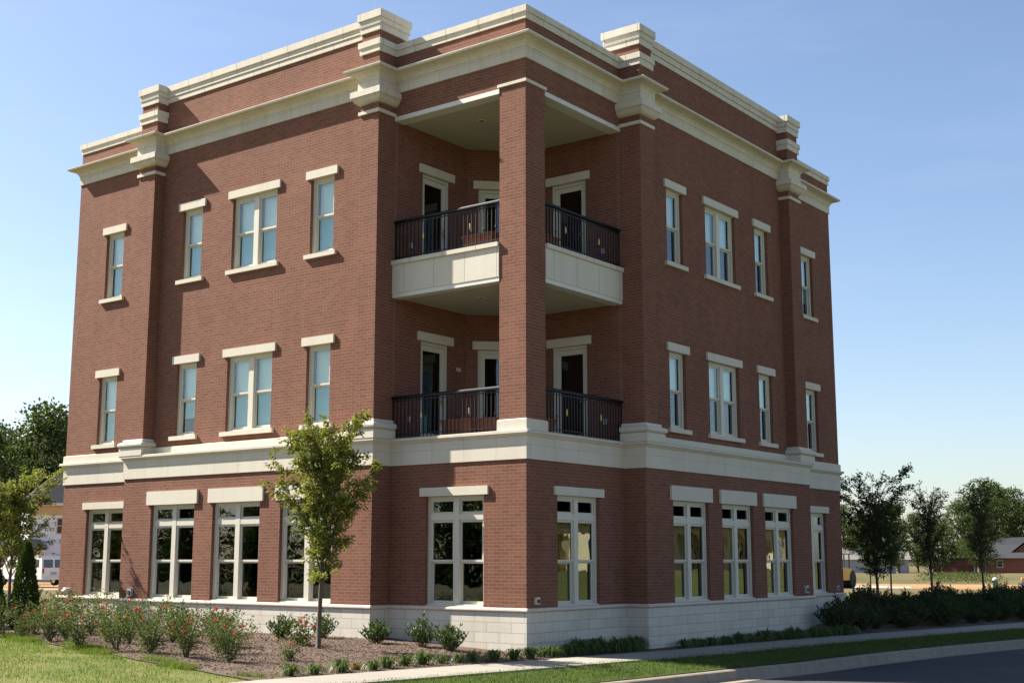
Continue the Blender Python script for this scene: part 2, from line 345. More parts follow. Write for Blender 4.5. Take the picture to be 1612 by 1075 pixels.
# ================================================================ THE BUILDING
W, D, PL, EE, P2, PI_, SS, E = 3.759, .568, .30, .641, 4.32, 11.83, 12.50, 16.09
YE = -D + EE            # end wall plane (y on the left, -x on the right)
FL = frame(0, 0, -1, 0, 0, -1); FR = frame(0, 0, 0, 1, 1, 0)
B = empty('brick_building', (0, 0, 0))
tag(B, 'three storey red brick corner building with cream stone bands and corner balconies', 'building')
OM, OU, OE = D, D - PL, -YE     # outward distance of main plane, upper main plane, end plane
ZB = .873; ZBELT = 3.881
gw = [(4.95, 6.64, 'd', 3.20), (7.33, 9.00, 'd', 3.20), (9.68, 11.36, 'd', 3.20)]
up = [(5.43, 6.21, 's'), (7.39, 9.01, 'd'), (10.18, 10.96, 's')]
lev = [(4.925, 6.79), (8.98, 10.845)]
wg, wu = MB(), MB()
for F in (FL, FR):
    wall(wg, F, 0, 0, W, ZB, ZBELT, [(1.10, 2.70, ZB, 3.19)])
    wall(wg, F, OM, W, SS, ZB, ZBELT, [(a, b, ZB, t) for a, b, _, t in gw])
    wall(wg, F, OE, SS, E, ZB, ZBELT, [(13.35, 14.98, ZB, 3.19)])
    # upper walls
    wall(wu, F, OU, P2, PI_, 4.45, 12.6, [(a, b, z0, z1) for a, b, _ in up for z0, z1 in lev])
    wall(wu, F, OU, P2 - .02, PI_ + .02, 12.6, 13.98)
    wall(wu, F, OE, SS, E, 4.45, 12.6, [(13.93, 14.71, z0, z1) for z0, z1 in lev])
    wall(wu, F, OE, SS, E, 12.6, 13.46)
    wall(wu, F, 0, 0, W, 11.96, 13.43)
# returns
def ret(mb, x, y0, y1, z0, z1): mb.face([(x, y0, z0), (x, y1, z0), (x, y1, z1), (x, y0, z1)])
def ret2(mb, y, x0, x1, z0, z1): mb.face([(x0, y, z0), (x1, y, z0), (x1, y, z1), (x0, y, z1)])
ret(wg, -W, -D, 0, ZB, ZBELT); ret2(wg, W, 0, D, ZB, ZBELT); ret(wg, -SS, -D, YE, ZB, ZBELT); ret2(wg, SS, -YE, D, ZB, ZBELT)
ret(wg, -E, YE, E, ZB, ZBELT); ret2(wg, E, -E, -YE, ZB, ZBELT); ret(wu, -E, YE, E, 4.4, 13.46); ret2(wu, E, -E, -YE, 4.4, 13.46)
wg.build('ground_floor_wall', M_brick, B); wu.build('upper_wall', M_brick, B)
# pilasters and corner piers, brick boxes
for F in (FL, FR):
    m = MB(); m.fbox(F, PI_, SS, -.4 + OE, OM, 4.5, 13.95); p = m.build('pilaster', M_brick, B)
    c = MB(); c.fbox(F, PI_ - .045, SS + .045, OM - .5, OM + .045, 11.95, 12.03); c.build('necking_band', M_stone, p)
    m = MB()
    m.fbox(F, W, P2, .0, OM, 4.5, 12.99); m.fbox(F, W, P2, -.33, OM, 12.99, 13.95)
    p = m.build('corner_pier', M_brick, B)
    c = MB(); c.fbox(F, W - .045, P2 + .045, .0, OM + .045, 11.95, 12.03); c.build('necking_band', M_stone, p)
# balcony recess walls (with door openings), frames
CF = 2.65
FBL = frame(-W, 0, 0, 1, 1, 0); FBR = frame(0, W, -1, 0, 0, -1); s2 = math.sqrt(.5); FBC = frame(-W, CF, s2, s2, s2, -s2)
CW = (W - CF) / s2
D0, D1 = .99, 2.00; C0, C1 = CW / 2 - .5, CW / 2 + .5
dz = [(4.5, 6.85), (8.54, 10.87)]
m = MB()
for F in (FBL, FBR): wall(m, F, 0, 0, CF, 4.45, 12.0, [(D0, D1, a, b) for a, b in dz])
wall(m, FBC, 0, 0, CW, 4.45, 12.0, [(C0, C1, a, b) for a, b in dz])
m.build('balcony_wall', M_brick, B)
for F in (FBL, FBR):
    m = MB(); m.fbox(F, .05, .064, .0, .003, 4.5, 11.84); m.build('control_joint', M_joint, B)
# stone base, water table, belt course, cornice, copings
PG = [(-E, E), (-E, YE), (-SS, YE), (-SS, -D), (-W, -D), (-W, 0), (0, 0), (0, W), (D, W), (D, SS), (-YE, SS), (-YE, E)]
m = MB(); m.sweep(PG, [(.02, -.6), (.02, .80)], True); m.build('stone_base', M_base, B)
m = MB(); m.sweep(PG, [(.02, .795), (.045, .80), (.06, .82), (.06, .845), (.045, .866), (.02, .877), (-.24, .880)], True); m.build('water_table', M_water, B)
m = MB(); m.sweep(PG, [(-.01, ZBELT), (.03, ZBELT), (.03, 4.352), (.05, 4.36), (.075, 4.395), (.085, 4.41), (.12, 4.415), (.12, 4.468), (.10, 4.478), (-.36, 4.492)], True); m.build('belt_course', M_belt, B)
m = MB()
for pth in ([(-PI_, -D + PL), (-P2, -D + PL)], [(D - PL, P2), (D - PL, PI_)], [(-E, E), (-E, YE), (-SS, YE)], [(-YE, SS), (-YE, E), (-E, E)]):
    m.sweep(pth, [(.045, 4.47), (.045, 4.672), (.0, 4.69), (-.05, 4.69)])
m.build('wall_base_course', M_stone, B)
PB = [(.13, 4.47), (.13, 4.665), (.10, 4.672), (.10, 4.682), (.14, 4.692), (.165, 4.72), (.17, 4.755), (.16, 4.79), (.13, 4.815), (.08, 4.825), (.07, 4.835), (.06, 4.895), (0, 4.905)]
for pth in ([(-P2, -D + PL), (-P2, -D), (-W, -D), (-W, .02)], [(W * 0 - .02, W), (D, W), (D, P2), (D - PL, P2)], [(-SS, YE), (-SS, -D), (-PI_, -D), (-PI_, -D + PL)], [(D - PL, PI_), (D, PI_), (D, SS), (-YE, SS)]):
    m = MB(); m.sweep(pth, PB); m.build('pier_base', M_stone, B)
    m = MB(); m.sweep(pth, [(0, 12.19), (.05, 12.20), (.10, 12.235), (.14, 12.29), (.155, 12.33), (.155, 12.345), (.185, 12.35), (.185, 12.49), (.17, 12.50), (.06, 12.51), (.055, 12.80), (.02, 12.82)]); m.build('pier_capital', M_corn, B)
PC = [(-E, E), (-E, YE), (-SS, YE), (-SS, -D), (-PI_, -D), (-PI_, -D + PL), (-P2, -D + PL), (-P2, -D), (-W, -D), (-W, 0), (0, 0),
      (0, W), (D, W), (D, P2), (D - PL, P2), (D - PL, PI_), (D, PI_), (D, SS), (-YE, SS), (-YE, E)]
m = MB(); m.sweep(PC, [(-.01, 12.52), (.03, 12.52), (.03, 12.775), (.05, 12.78), (.055, 12.81), (.075, 12.85), (.12, 12.89), (.19, 12.915), (.24, 12.93), (.25, 12.945), (.29, 12.95), (.30, 12.985), (.30, 13.005), (.26, 13.02), (-.02, 13.10)], True)
m.build('cornice', M_corn, B)
def cope3(z0, h, t=-.42): return [(-.01, z0), (.035, z0), (.035, z0 + h * .30), (.055, z0 + h * .31), (.055, z0 + h * .62), (.09, z0 + h * .63), (.09, z0 + h), (t, z0 + h + .01), (t, z0 - .9)]
def cope2(z0, h, t=-.42): return [(-.01, z0), (.03, z0), (.03, z0 + h * .5), (.065, z0 + h * .51), (.065, z0 + h), (t, z0 + h + .01), (t, z0 - .4)]
for pth, pr in (([(-W, 0), (0, 0), (0, W)], cope2(13.42, .29)), ([(-PI_, -D + PL), (-P2, -D + PL)], cope3(13.97, .46)), ([(D - PL, P2), (D - PL, PI_)], cope3(13.97, .46)),
                ([(-E, 8), (-E, YE), (-SS, YE)], cope2(13.45, .28)), ([(-YE, SS), (-YE, E), (-8, E)], cope2(13.45, .28))):
    m = MB(); m.sweep(pth, pr); m.build('parapet_coping', M_cope, B)
def rect(x0, x1, y0, y1): return [(x0, y0), (x1, y0), (x1, y1), (x0, y1)]
for r in (rect(-P2, -W, -D, .35), rect(-.35, D, W, P2), rect(-SS, -PI_, -D, -D + .95), rect(D - .95, D, PI_, SS)):
    x0, x1, y0, y1 = r[0][0], r[1][0], r[0][1], r[2][1]
    m = MB(); m.sweep(r, cope3(13.93, .48, -.2)[:-1], True); m.poly(rect(x0 + .15, x1 - .15, y0 + .15, y1 - .15), 14.42); m.build('pier_cap', M_cope, B)
    m = MB(); m.sweep(r, [(-.01, 13.42), (.04, 13.42), (.04, 13.565), (.07, 13.57), (.07, 13.71), (-.01, 13.715)], True); m.build('pier_band', M_cope, B)
# corner column
m = MB(); m.box(-.70, 0, 0, .70, 4.46, 11.958); col = m.build('corner_column', M_brick, B)
m = MB(); m.sweep(rect(-.70, 0, 0, .70), [(.035, 4.47), (.035, 4.70), (.01, 4.72), (-.05, 4.72)], True); m.build('column_base', M_stone, col)
m = MB(); m.sweep(rect(-.70, 0, 0, .70), [(-.02, 11.975), (.04, 11.98), (.04, 12.045), (-.02, 12.05)], True); m.build('necking_band', M_stone, col)
# balcony slabs / soffits
SLAB = [(-W, 0), (-.70, 0), (-.70, .70), (0, .70), (0, W), (-CF, W), (-W, CF)]
def stack(pts, z0, z1, mb):
    mb.poly(pts, z0); mb.poly(pts, z1)
    for a, b in zip(pts, pts[1:] + pts[:1]): mb.face([(a[0], a[1], z0), (b[0], b[1], z0), (b[0], b[1], z1), (a[0], a[1], z1)])
m = MB(); m.poly([(-W, 0), (0, 0), (0, W), (-CF, W), (-W, CF)], 4.494); m.build('balcony_floor', M_stone, B)
m = MB(); stack([(-W - .02, .01), (-.70, .01), (-.70, .70), (-.01, .70), (-.01, W + .02), (-CF, W + .02), (-W - .02, CF)], 7.70, 8.53, m); slab = m.build('upper_balcony', M_soffit, B)
for F in (FL, FR):
    m = MB(); m.fbox(F, .702, W + .04, -.25, .025, 7.78, 8.44); m.build('fascia', M_panel, slab)
    m = MB(); m.fbox(F, .702, W + .055, -.3, .07, 8.442, 8.537); m.build('fascia_cap', M_cope, slab)
    m = MB(); m.fbox(F, .702, W - .002, -.25, .012, 7.682, 7.778); m.build('fascia_trim', M_white, slab)
    m = MB(); m.fbox(F, .702, W - .003, -.30, .02, 11.852, 11.958); m.build('steel_lintel', M_white, B)
m = MB(); m.poly([(-W, .1), (-.1, .1), (-.1, W), (-CF, W), (-W, CF)], 11.88)
m.build('porch_ceiling', M_soffit, B)
M_lamp = plain('lamp_trim', (.75, .73, .68), .4, .02)
M_lampd = plain('lamp_recess', (.12, .11, .10), .4, .02)
for z in (11.88, 7.70):
    for (x, y) in ((-2.15, 1.2), (-1.25, 2.15), (-2.35, 2.25)):
        m = MB()
        for k in range(16):
            a, b = 6.2832 * k / 16, 6.2832 * (k + 1) / 16
            m.face([(x + .11 * math.cos(a), y + .11 * math.sin(a), z - .006), (x + .11 * math.cos(b), y + .11 * math.sin(b), z - .006), (x + .075 * math.cos(b), y + .075 * math.sin(b), z - .014), (x + .075 * math.cos(a), y + .075 * math.sin(a), z - .014)], None, 0)
        m.face([(x + .075 * math.cos(6.2832 * k / 16), y + .075 * math.sin(6.2832 * k / 16), z - .010) for k in range(16)], None, 1)
        m.build('downlight', [M_lamp, M_lampd], B)
# ---- windows
def window(F, O, u0, u1, z0, z1, kind, ground=False, lint=.195, blind=0, lmat=None, seed=0):
    """kind d = double, s = single; frame set back in the reveal"""
    fr, sa, pa, pl = MB(), MB(), MB(), MB()
    o0, o1 = O - .16, O - .085; cs = .075
    fr.fbox(F, u0, u0 + cs, o0, o1, z0, z1); fr.fbox(F, u1 - cs, u1, o0, o1, z0, z1)
    fr.fbox(F, u0 + cs, u1 - cs, o0, o1, z1 - cs, z1); fr.fbox(F, u0 + cs, u1 - cs, o0, o1 + .02, z0, z0 + .05)
    bays = [(u0 + cs, u1 - cs)]
    if kind == 'd':
        c = (u0 + u1) / 2; mw = .075 if ground else .085
        fr.fbox(F, c - mw, c + mw, o0, o1 + .012, z0 + .05, z1 - cs); bays = [(u0 + cs, c - mw), (c + mw, u1 - cs)]
    zt = z1 - cs
    if ground:
        zb = z0 + 1.80
        for a, b in bays:
            fr.fbox(F, a, b, o0, o1 + .006, zb, zb + .13)
        for a, b in bays:
            za, zc = zb + .13, zt
            for q in ((a, a + .045, za, zc), (b - .045, b, za, zc), (a + .045, b - .045, za, za + .045), (a + .045, b - .045, zc - .045, zc)): sa.fbox(F, q[0], q[1], O - .15, O - .115, q[2], q[3])
            pa.fbox(F, a + .04, b - .04, O - .136, O - .131, za + .04, zc - .04)
        zt = zb
    zm = z0 + .05 + (zt - z0 - .05) * .50
    for a, b in bays:
        st = .05
        # upper sash (outer), lower sash (inner)
        for q in ((a, a + st, zm, zt), (b - st, b, zm, zt), (a + st, b - st, zt - .05, zt), (a + st, b - st, zm, zm + .045)): sa.fbox(F, q[0], q[1], O - .150, O - .110, q[2], q[3])
        for q in ((a, a + st, z0 + .05, zm), (b - st, b, z0 + .05, zm), (a + st, b - st, z0 + .05, z0 + .115), (a + st, b - st, zm - .035, zm + .001)): sa.fbox(F, q[0], q[1], O - .185, O - .152, q[2], q[3])
        pa.fbox(F, a + .04, b - .04, O - .133, O - .128, zm + .03, zt - .04)
        (pl if blind else pa).fbox(F, a + .04, b - .04, O - .170, O - .165, z0 + .1, zm - .02)
    wdw = fr.build('window', M_frame, B)
    sa.build('sash', M_frame, wdw); pa.build('pane', M_glass if blind else M_glassg, wdw)
    if pl.f: pl.build('lower_pane', M_glassd, wdw)
    lm = MB(); ex = .135
    lm.fbox(F, u0 - ex, u1 + ex, O - .2, O + .055, z1 - .003, z1 + lint); lm.build('lintel', M_stone, wdw)
    if not ground:
        sm = MB(); s0 = z0 - .1; sm.fbox(F, u0 - .13, u1 + .13, O - .2, O + .075, s0, z0 + .004); sm.build('sill', M_stone, wdw)
    else:
        sm = MB(); sm.fbox(F, u0 + .002, u1 - .002, O - .2, O - .02, z0 + .008, z0 + .03); sm.build('sill', M_frame, wdw)
    if blind:
        bm = MB()
        for i, (a, b) in enumerate(bays):
            zlow = z0 + .06 if blind == 2 else zm + (-.02 if blind == 1 else 0)
            if blind == 3: zlow = zm - .45
            bm.fbox(F, a + (.03 if blind == 2 else .05), b - .03, O - .235, O - .23, zlow, zt)
        bm.build('blind', M_blind, wdw)
    return wdw
for fi, F in enumerate((FL, FR)):
    window(F, 0, 1.10, 2.70, ZB, 3.19, 'd', True, .18)
    for a, b, k, t in gw: window(F, OM, a, b, ZB, t, k, True, .335)
    window(F, OE, 13.35, 14.98, ZB, 3.19, 'd', True, .18)
    for li, (z0, z1) in enumerate(lev):
        for wi, (a, b, k) in enumerate(up):
            window(F, OU, a, b, z0, z1, k, False, .195, 2 if fi == 0 and (li, wi) != (0, 2) else (1 if fi else 3))
        window(F, OE, 13.93, 14.71, z0, z1, 's', False, .195, 2 if fi == 0 else (3 if li else 1))
# ---- balcony doors
def door(F, u0, u1, z0, z1, hinge=0):
    f = MB(); O = 0
    f.fbox(F, u0, u0 + .07, -.17, -.06, z0, z1); f.fbox(F, u1 - .07, u1, -.17, -.06, z0, z1); f.fbox(F, u0 + .07, u1 - .07, -.17, -.06, z1 - .07, z1)
    dr = f.build('door', M_frame, B)
    l = MB(); a, b, c, d = u0 + .07, u1 - .07, z0 + .01, z1 - .07
    for q in ((a, a + .115, c, d), (b - .115, b, c, d), (a + .115, b - .115, d - .13, d), (a + .115, b - .115, c, c + .22)): l.fbox(F, q[0], q[1], -.15, -.105, q[2], q[3])
    l.build('door_leaf', M_frame, dr)
    g = MB(); g.fbox(F, a + .1, b - .1, -.13, -.124, c + .2, d - .12); g.build('door_pane', M_glassg, dr)
    h = MB(); hu = b - .06 if hinge else a + .06; h.fbox(F, hu - .02, hu + .02, -.105, -.095, z0 + .9, z0 + 1.15); h.tube([F(hu, -.1, z0 + 1.02), F(hu, -.05, z0 + 1.02), F(hu + (-.1 if hinge else .1), -.05, z0 + 1.02)], .01, 6); h.build('door_handle', M_brass, dr)
    k = MB(); k.fbox(F, u0 - .13, u1 + .13, -.1, .05, z1 - .003, z1 + .2); k.build('lintel', M_stone, dr)
for z0, z1 in dz:
    door(FBL, D0, D1, z0, z1, 1); door(FBR, D0, D1, z0, z1, 0); door(FBC, C0, C1, z0, z1, 1)
    o = MB(); o.fbox(FBL, .55, .63, 0, .035, z0 + .42, z0 + .55); o.build('outlet_box', M_grey, B)
    o = MB(); o.fbox(FBR, .45, .53, 0, .035, z0 + .42, z0 + .55); o.build('outlet_box', M_grey, B)
o = MB(); o.fbox(FBL, 2.28, 2.44, 0, .02, 6.28, 6.36); o.build('name_plate', M_grey, B)
# ---- railings
for zb, zt in ((4.494, 5.425), (8.54, 9.475)):
    for F in (FL, FR):
        r = MB(); a, b = .70, W; o = -.055
        r.fbox(F, a, b, o - .012, o + .012, zb + .07, zb + .09); r.fbox(F, a, b, o - .012, o + .012, zt - .11, zt - .09)
        n = 27
        for i in range(n + 1):
            u = a + .03 + (b - a - .06) * i / n
            rr = .016 if i in (0, n, n // 2) else .0105
            r.fbox(F, u - rr, u + rr, o - rr, o + rr, zb + .0 if rr > .01 else zb + .08, zt - .03)
            if i % 3 == 1: r.tube([F(u, o, zb + .30), F(u, o, zb + .36), F(u, o, zb + .42)], [.009, .024, .009], 6)
        rl = r.build('railing', M_iron, B)
        h = MB(); h.tube([F(a, o, zt - .02), F(b, o, zt - .02)], .042, 10); h.fbox(F, a, b, o - .055, o + .055, zt - .045, zt - .02); h.build('handrail', M_iron, rl, True)
        for t in (.28, .72):
            u = lerp(a, b, t); k = MB(); k.tube([F(u, o, zb + .40), F(u, o, zb + .43), F(u, o, zb + .52), F(u, o, zb + .55)], [.01, .017, .017, .01], 8); k.build('brass_collar', M_brass, rl)
# ---- wall fittings
def fit(F, O, u, z, w_=.12, h=.16, name='outlet_box', m_=None):
    q = MB(); q.fbox(F, u - w_ / 2, u + w_ / 2, O, O + .06, z, z + h); q.fbox(F, u - w_ * .3, u + w_ * .3, O + .06, O + .075, z + h * .2, z + h * .7, 1); q.build(name, [m_ or M_grey, M_dark], B)
fit(FL, OM, 12.02, .93, .16, .2); fit(FR, 0, .33, .95, .13, .14, 'hose_tap', M_stone); fit(FR, OM, 12.0, .95, .16, .2); fit(FR, OE, 15.6, .95, .12, .13)
q = MB(); q.tube([FL(15.6, OE, 1.0), FL(15.6, OE + .12, 1.0), FL(15.6, OE + .2, .96)], [.09, .1, .05], 10); q.build('vent_cap', M_white, B)
# ---- interior: floors, core, roof (solid things that show dark behind the glass)
FP = [(-E + .1, E - .1), (-E + .1, YE + .1), (-SS, YE + .1), (-SS, -D + PL + .12), (-W - .1, -D + PL + .12), (-W - .1, CF + .1), (-CF - .1, W + .1), (D - PL - .12, W + .1), (D - PL - .12, SS), (-YE - .1, SS), (-YE - .1, E - .1)]
FG = [(-E + .1, E - .1), (-E + .1, YE + .1), (-SS, YE + .1), (-SS, -D + .1), (-W - .1, -D + .1), (-W - .1, .1), (-.1, .1), (-.1, W + .1), (D - .1, W + .1), (D - .1, SS), (-YE - .1, SS), (-YE - .1, E - .1)]
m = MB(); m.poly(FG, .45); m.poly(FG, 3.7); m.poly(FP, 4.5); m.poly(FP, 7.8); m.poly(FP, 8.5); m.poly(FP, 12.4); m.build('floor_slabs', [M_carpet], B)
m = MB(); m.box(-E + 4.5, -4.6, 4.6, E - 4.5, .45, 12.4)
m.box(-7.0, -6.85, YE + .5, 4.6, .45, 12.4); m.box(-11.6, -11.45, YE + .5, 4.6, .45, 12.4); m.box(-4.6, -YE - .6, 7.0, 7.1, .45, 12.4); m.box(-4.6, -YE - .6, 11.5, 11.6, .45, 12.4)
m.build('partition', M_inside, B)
m = MB(); m.poly([(-E, E), (-E, YE), (-P2, YE), (-W, .2), (-.2, .2), (-.2, W), (-YE, P2), (-YE, E)], 13.0); m.build('roof', M_roof, B)
# unseen wing behind the block, added to shade the trees and hedge
m = MB(); m.box(-E + .3, -7.7, E + .003, 32.5, -.3, 13.4); rw = m.build('unseen_shade_wing', M_brick, B)
m = MB(); m.sweep([(-E + .3, E + .1), (-E + .3, 32.5), (-7.7, 32.5), (-7.7, E + .1)][::-1], [(.0, 13.2), (.08, 13.2), (.08, 13.5), (-.4, 13.5)]); m.build('parapet_coping', M_cope, rw)
# lightning rods
for (x, y, z) in ((-P2 + .3, -D + .1, 14.41), (-.05, .1, 13.71), (.35, W + .3, 14.41), (-8.1, -.1, 14.43), (-PI_ - .3, -D + .1, 14.41), (-15.4, YE + .1, 13.73), (-2.9, .12, 13.71)):
    m = MB(); m.tube([(x, y, z - .02), (x, y, z + .30)], .0045, 5); m.build('lightning_rod', M_grey, B)

# ================================================================ balcony planters
def planter():
    r = empty('planter_box'); m = MB()
    m.hexa([(-.36, -.1, 0), (.36, -.1, 0), (.36, .1, 0), (-.36, .1, 0), (-.42, -.15, .3), (.42, -.15, .3), (.42, .15, .3), (-.42, .15, .3)])
    m.build('trough', M_terra, r); m = MB(); m.box(-.44, .44, -.17, .17, .3, .345); m.build('rim', M_terra, r); return r
pp = planter()
for i, (x, y, z, rz, lb) in enumerate(((-2.05, .35, 4.5, 0, 'terracotta trough behind the railing of the lower balcony, left of the brick column'), (-1.25, .55, 4.5, .1, 'terracotta trough on the lower balcony right against the left side of the column'),
                                       (-.5, 1.15, 4.5, 1.57, 'terracotta trough behind the lower balcony railing right of the brick column'), (-1.5, .38, 8.54, 0, 'terracotta trough behind the upper balcony railing left of the column'),
                                       (-.45, 1.25, 8.54, 1.57, 'terracotta trough behind the upper balcony railing right of the column'))):
    o = pp if i == 0 else copy_tree(pp)
    o.location = (x, y, z); o.rotation_euler.z = rz; tag(o, lb, 'planter', 'planters on the balconies')
words = ['first', 'second', 'third', 'fourth', 'fifth', 'sixth', 'seventh', 'eighth', 'ninth', 'tenth', 'eleventh', 'twelfth', 'thirteenth', 'fourteenth', 'fifteenth', 'sixteenth', 'seventeenth', 'eighteenth', 'nineteenth', 'twentieth']
# ================================================================ PLANTS
rnd = random.Random(7)
def leafquads(mb, items, mi=0):
    """items: (pos, dir, length, width); each leaf a folded rhombus island"""
    for p, d, L, wd in items:
        d = d.normalized(); s_ = d.cross(Vector((rnd.uniform(-1, 1), rnd.uniform(-1, 1), rnd.uniform(.2, 1)))); 
        if s_.length < 1e-3: continue
        s_.normalize(); n = d.cross(s_); a = p + d * L * .45 + s_ * wd * .5 + n * wd * .15; b = p + d * L * .45 - s_ * wd * .5 + n * wd * .15; t = p + d * L - n * L * .1
        k = len(mb.v); mb.v += [tuple(p), tuple(a), tuple(t), tuple(b)]; mb.f.append((k, k + 1, k + 2, k + 3)); mb.uv.append([(0, 0)] * 4); mb.mi.append(mi)
def rv(z0=-1, z1=1): return Vector((rnd.uniform(-1, 1), rnd.uniform(-1, 1), rnd.uniform(z0, z1)))
def young_tree(name, h, clear, halfw, nbr, nleaf, leafL, mleaf, trunk_r=.045, up=1.1, droop=.35, prof=None, lean=(0, 0), seed=1, parent_fork=False):
    global rnd; rnd = random.Random(seed)
    root = empty(name); tb = MB(); lb = MB()
    top = Vector((lean[0], lean[1], h * .97)); mid = Vector((lean[0] * .2, lean[1] * .2, clear))
    axis = [Vector((0, 0, -.05)), Vector((.01, .01, clear * .5)), mid]
    for i in range(1, 6): axis.append(mid.lerp(top, i / 5) + Vector((rnd.uniform(-.04, .04), rnd.uniform(-.04, .04), 0)))
    tb.tube(axis, [trunk_r * 1.15, trunk_r, trunk_r * .85, trunk_r * .6, trunk_r * .45, trunk_r * .3, trunk_r * .18, .004], 8)
    prof = prof or (lambda t: (math.sin(math.pi * min(1, .18 + t * .82)) ** .7))
    items = []; tips = []
    for k in range(nbr):
        t = (k + .5) / nbr * .93; z = clear * .95 + (h - clear) * t * .72
        base = mid.lerp(top, max(0, (z - clear) / (h * .97 - clear))); az = k * 2.39996 + rnd.uniform(-.4, .4)
        r = halfw * prof(t) * rnd.uniform(.6, 1.15); rise = min(r * up * rnd.uniform(.7, 1.4) + .12 * (h - clear), h * rnd.uniform(.93, 1.03) - base.z)
        d = Vector((math.cos(az), math.sin(az), 0)); end = base + d * r + Vector((0, 0, rise))
        c1 = base + d * r * .35 + Vector((0, 0, rise * .55)); pts = [base, c1.lerp(base, .4), c1, c1.lerp(end, .55) + rv() * .04, end]
        tb.tube(pts, [trunk_r * .38, trunk_r * .3, trunk_r * .22, trunk_r * .13, .003], 5, cap=False)
        for q in range(10):
            u = rnd.uniform(.12, 1); i = min(3, int(u * 4)); o = pts[i].lerp(pts[i + 1], u * 4 - i)
            tw = (d * rnd.uniform(-.1, 1) + rv(-.3, .9) * .9).normalized() * rnd.uniform(.15, .42) * halfw
            e = o + tw; tb.tube([o, o + tw * .5 + Vector((0, 0, .03)), e], [trunk_r * .1, trunk_r * .07, .002], 4, cap=False); tips.append((o, e))
        tips.append((pts[2], pts[3])); tips.append((pts[3], end))
    for s_, e in tips:
        L = (e - s_).length
        for q in range(max(2, int(nleaf / len(tips)))):
            u = rnd.random() ** .8; p = s_.lerp(e, u) + rv() * .055 * (halfw ** .5)
            dd = (e - s_).normalized() * .6 + rv(-.9, .5) + Vector((0, 0, -droop))
            items.append((p, dd, leafL * rnd.uniform(.6, 1.25), leafL * rnd.uniform(.32, .5)))
    leafquads(lb, items)
    tb.build('trunk', M_bark, root, True); lb.build('crown', mleaf, root); return root
def put(o, x, y, z=None, rz=0, s=1, label=None, cat=None, group=None):
    o.location = (x, y, H(x, y) if z is None else z); o.rotation_euler.z = rz
    o.scale = (s, s, s) if not isinstance(s, tuple) else s; tag(o, label, cat, group); return o

t1 = young_tree('young_tree', 4.65, 1.2, 1.03, 38, 17500, .088, M_leafy, .047, 1.25, .4, seed=11, lean=(.12, .08))
put(t1, -2.83, -3.0, None, .5, 1, 'young tree with yellow green leaves standing in the mulch before the left wall', 'tree', 'young trees planted round the building')
t2 = young_tree('young_tree', 4.2, 1.2, 1.2, 32, 14000, .09, M_leafy, .045, .9, .4, seed=23)
put(t2, -15.55, -1.75, None, 1.2, 1, 'young yellow green tree rising behind the cone shaped evergreen at the left', 'tree', 'young trees planted round the building')
t3 = copy_tree(t2); put(t3, -17.5, -3.9, None, 4, 1.12, 'young yellow green tree cut off by the left edge of the view', 'tree', 'young trees planted round the building')
tA = young_tree('young_tree', 4.6, 1.1, 1.12, 36, 9500, .10, M_leafd, .05, .9, .2, seed=31, prof=lambda t: .75 + .3 * math.sin(math.pi * t))
put(tA, -.02, 18.6, None, 0, 1, 'broad dark leafed young tree just right of the building corner', 'tree', 'young trees planted round the building')
tB = young_tree('young_tree', 4.4, 1.1, .74, 40, 5600, .085, M_leafd, .045, 1.3, 0, seed=37, prof=lambda t: .65 + .35 * t)
put(tB, -.08, 23.7, None, 0, 1, 'narrow upright dark tree, the middle one of the row right of the building', 'tree', 'young trees planted round the building')
tC = young_tree('young_tree', 4.8, 1.1, .8, 42, 5600, .085, M_leafd, .045, 1.3, 0, seed=41, prof=lambda t: .95 - .35 * t)
put(tC, .08, 28.8, None, 0, 1, 'tall narrow dark tree with a pointed top, nearest the right edge of the view', 'tree', 'young trees planted round the building')
for k, (u_, dd, ss, lb_) in enumerate(((1361, 62, .95, 'thin trunked young tree half hidden behind the broad dark tree, on its left'), (1393, 60, .9, 'thin trunked young tree half hidden behind the broad dark tree, on its right'))):
    a = YAW - math.atan((u_ - 806) / FPX); x, y = CAM.x - math.sin(a) * dd, CAM.y + math.cos(a) * dd
    put(copy_tree(tB), x, y, Hg(x, y) - .03, 2 + k, ss, lb_, 'tree', 'young trees planted round the building')

# ---- conical evergreens
def cypress():
    global rnd; rnd = random.Random(5); r = empty('conical_evergreen'); t = MB(); t.tube([(0, 0, -.05), (0, 0, 1.7)], [.04, .01], 6); t.build('trunk', M_bark, r)
    lb = MB(); items = []
    for i in range(9000):
        z = rnd.random() ** .85; az = rnd.uniform(0, 6.283); rad = .36 * (1 - z) ** .62 * (.35 + .65 * min(1, z * 9)) * (1 + .1 * math.sin(az * 5 + z * 20)) * rnd.uniform(.72, 1.06)
        p = Vector((math.cos(az) * rad, math.sin(az) * rad, .04 + z * 2.0)); items.append((p, Vector((math.cos(az) * .55, math.sin(az) * .55, 1)) + rv() * .3, rnd.uniform(.05, .10), .022))
    leafquads(lb, items); lb.build('foliage', M_cyp, r); return r
cy = cypress(); put(cy, -11.15, -4.1, None, 0, (1, 1, 1.0), 'dark cone shaped evergreen among the roses, in full view left of the building', 'evergreen', 'cone shaped evergreens')
put(copy_tree(cy), -12.0, -4.45, None, 2, (1.05, 1.05, .98), 'dark cone shaped evergreen cut off by the left edge of the view', 'evergreen', 'cone shaped evergreens')

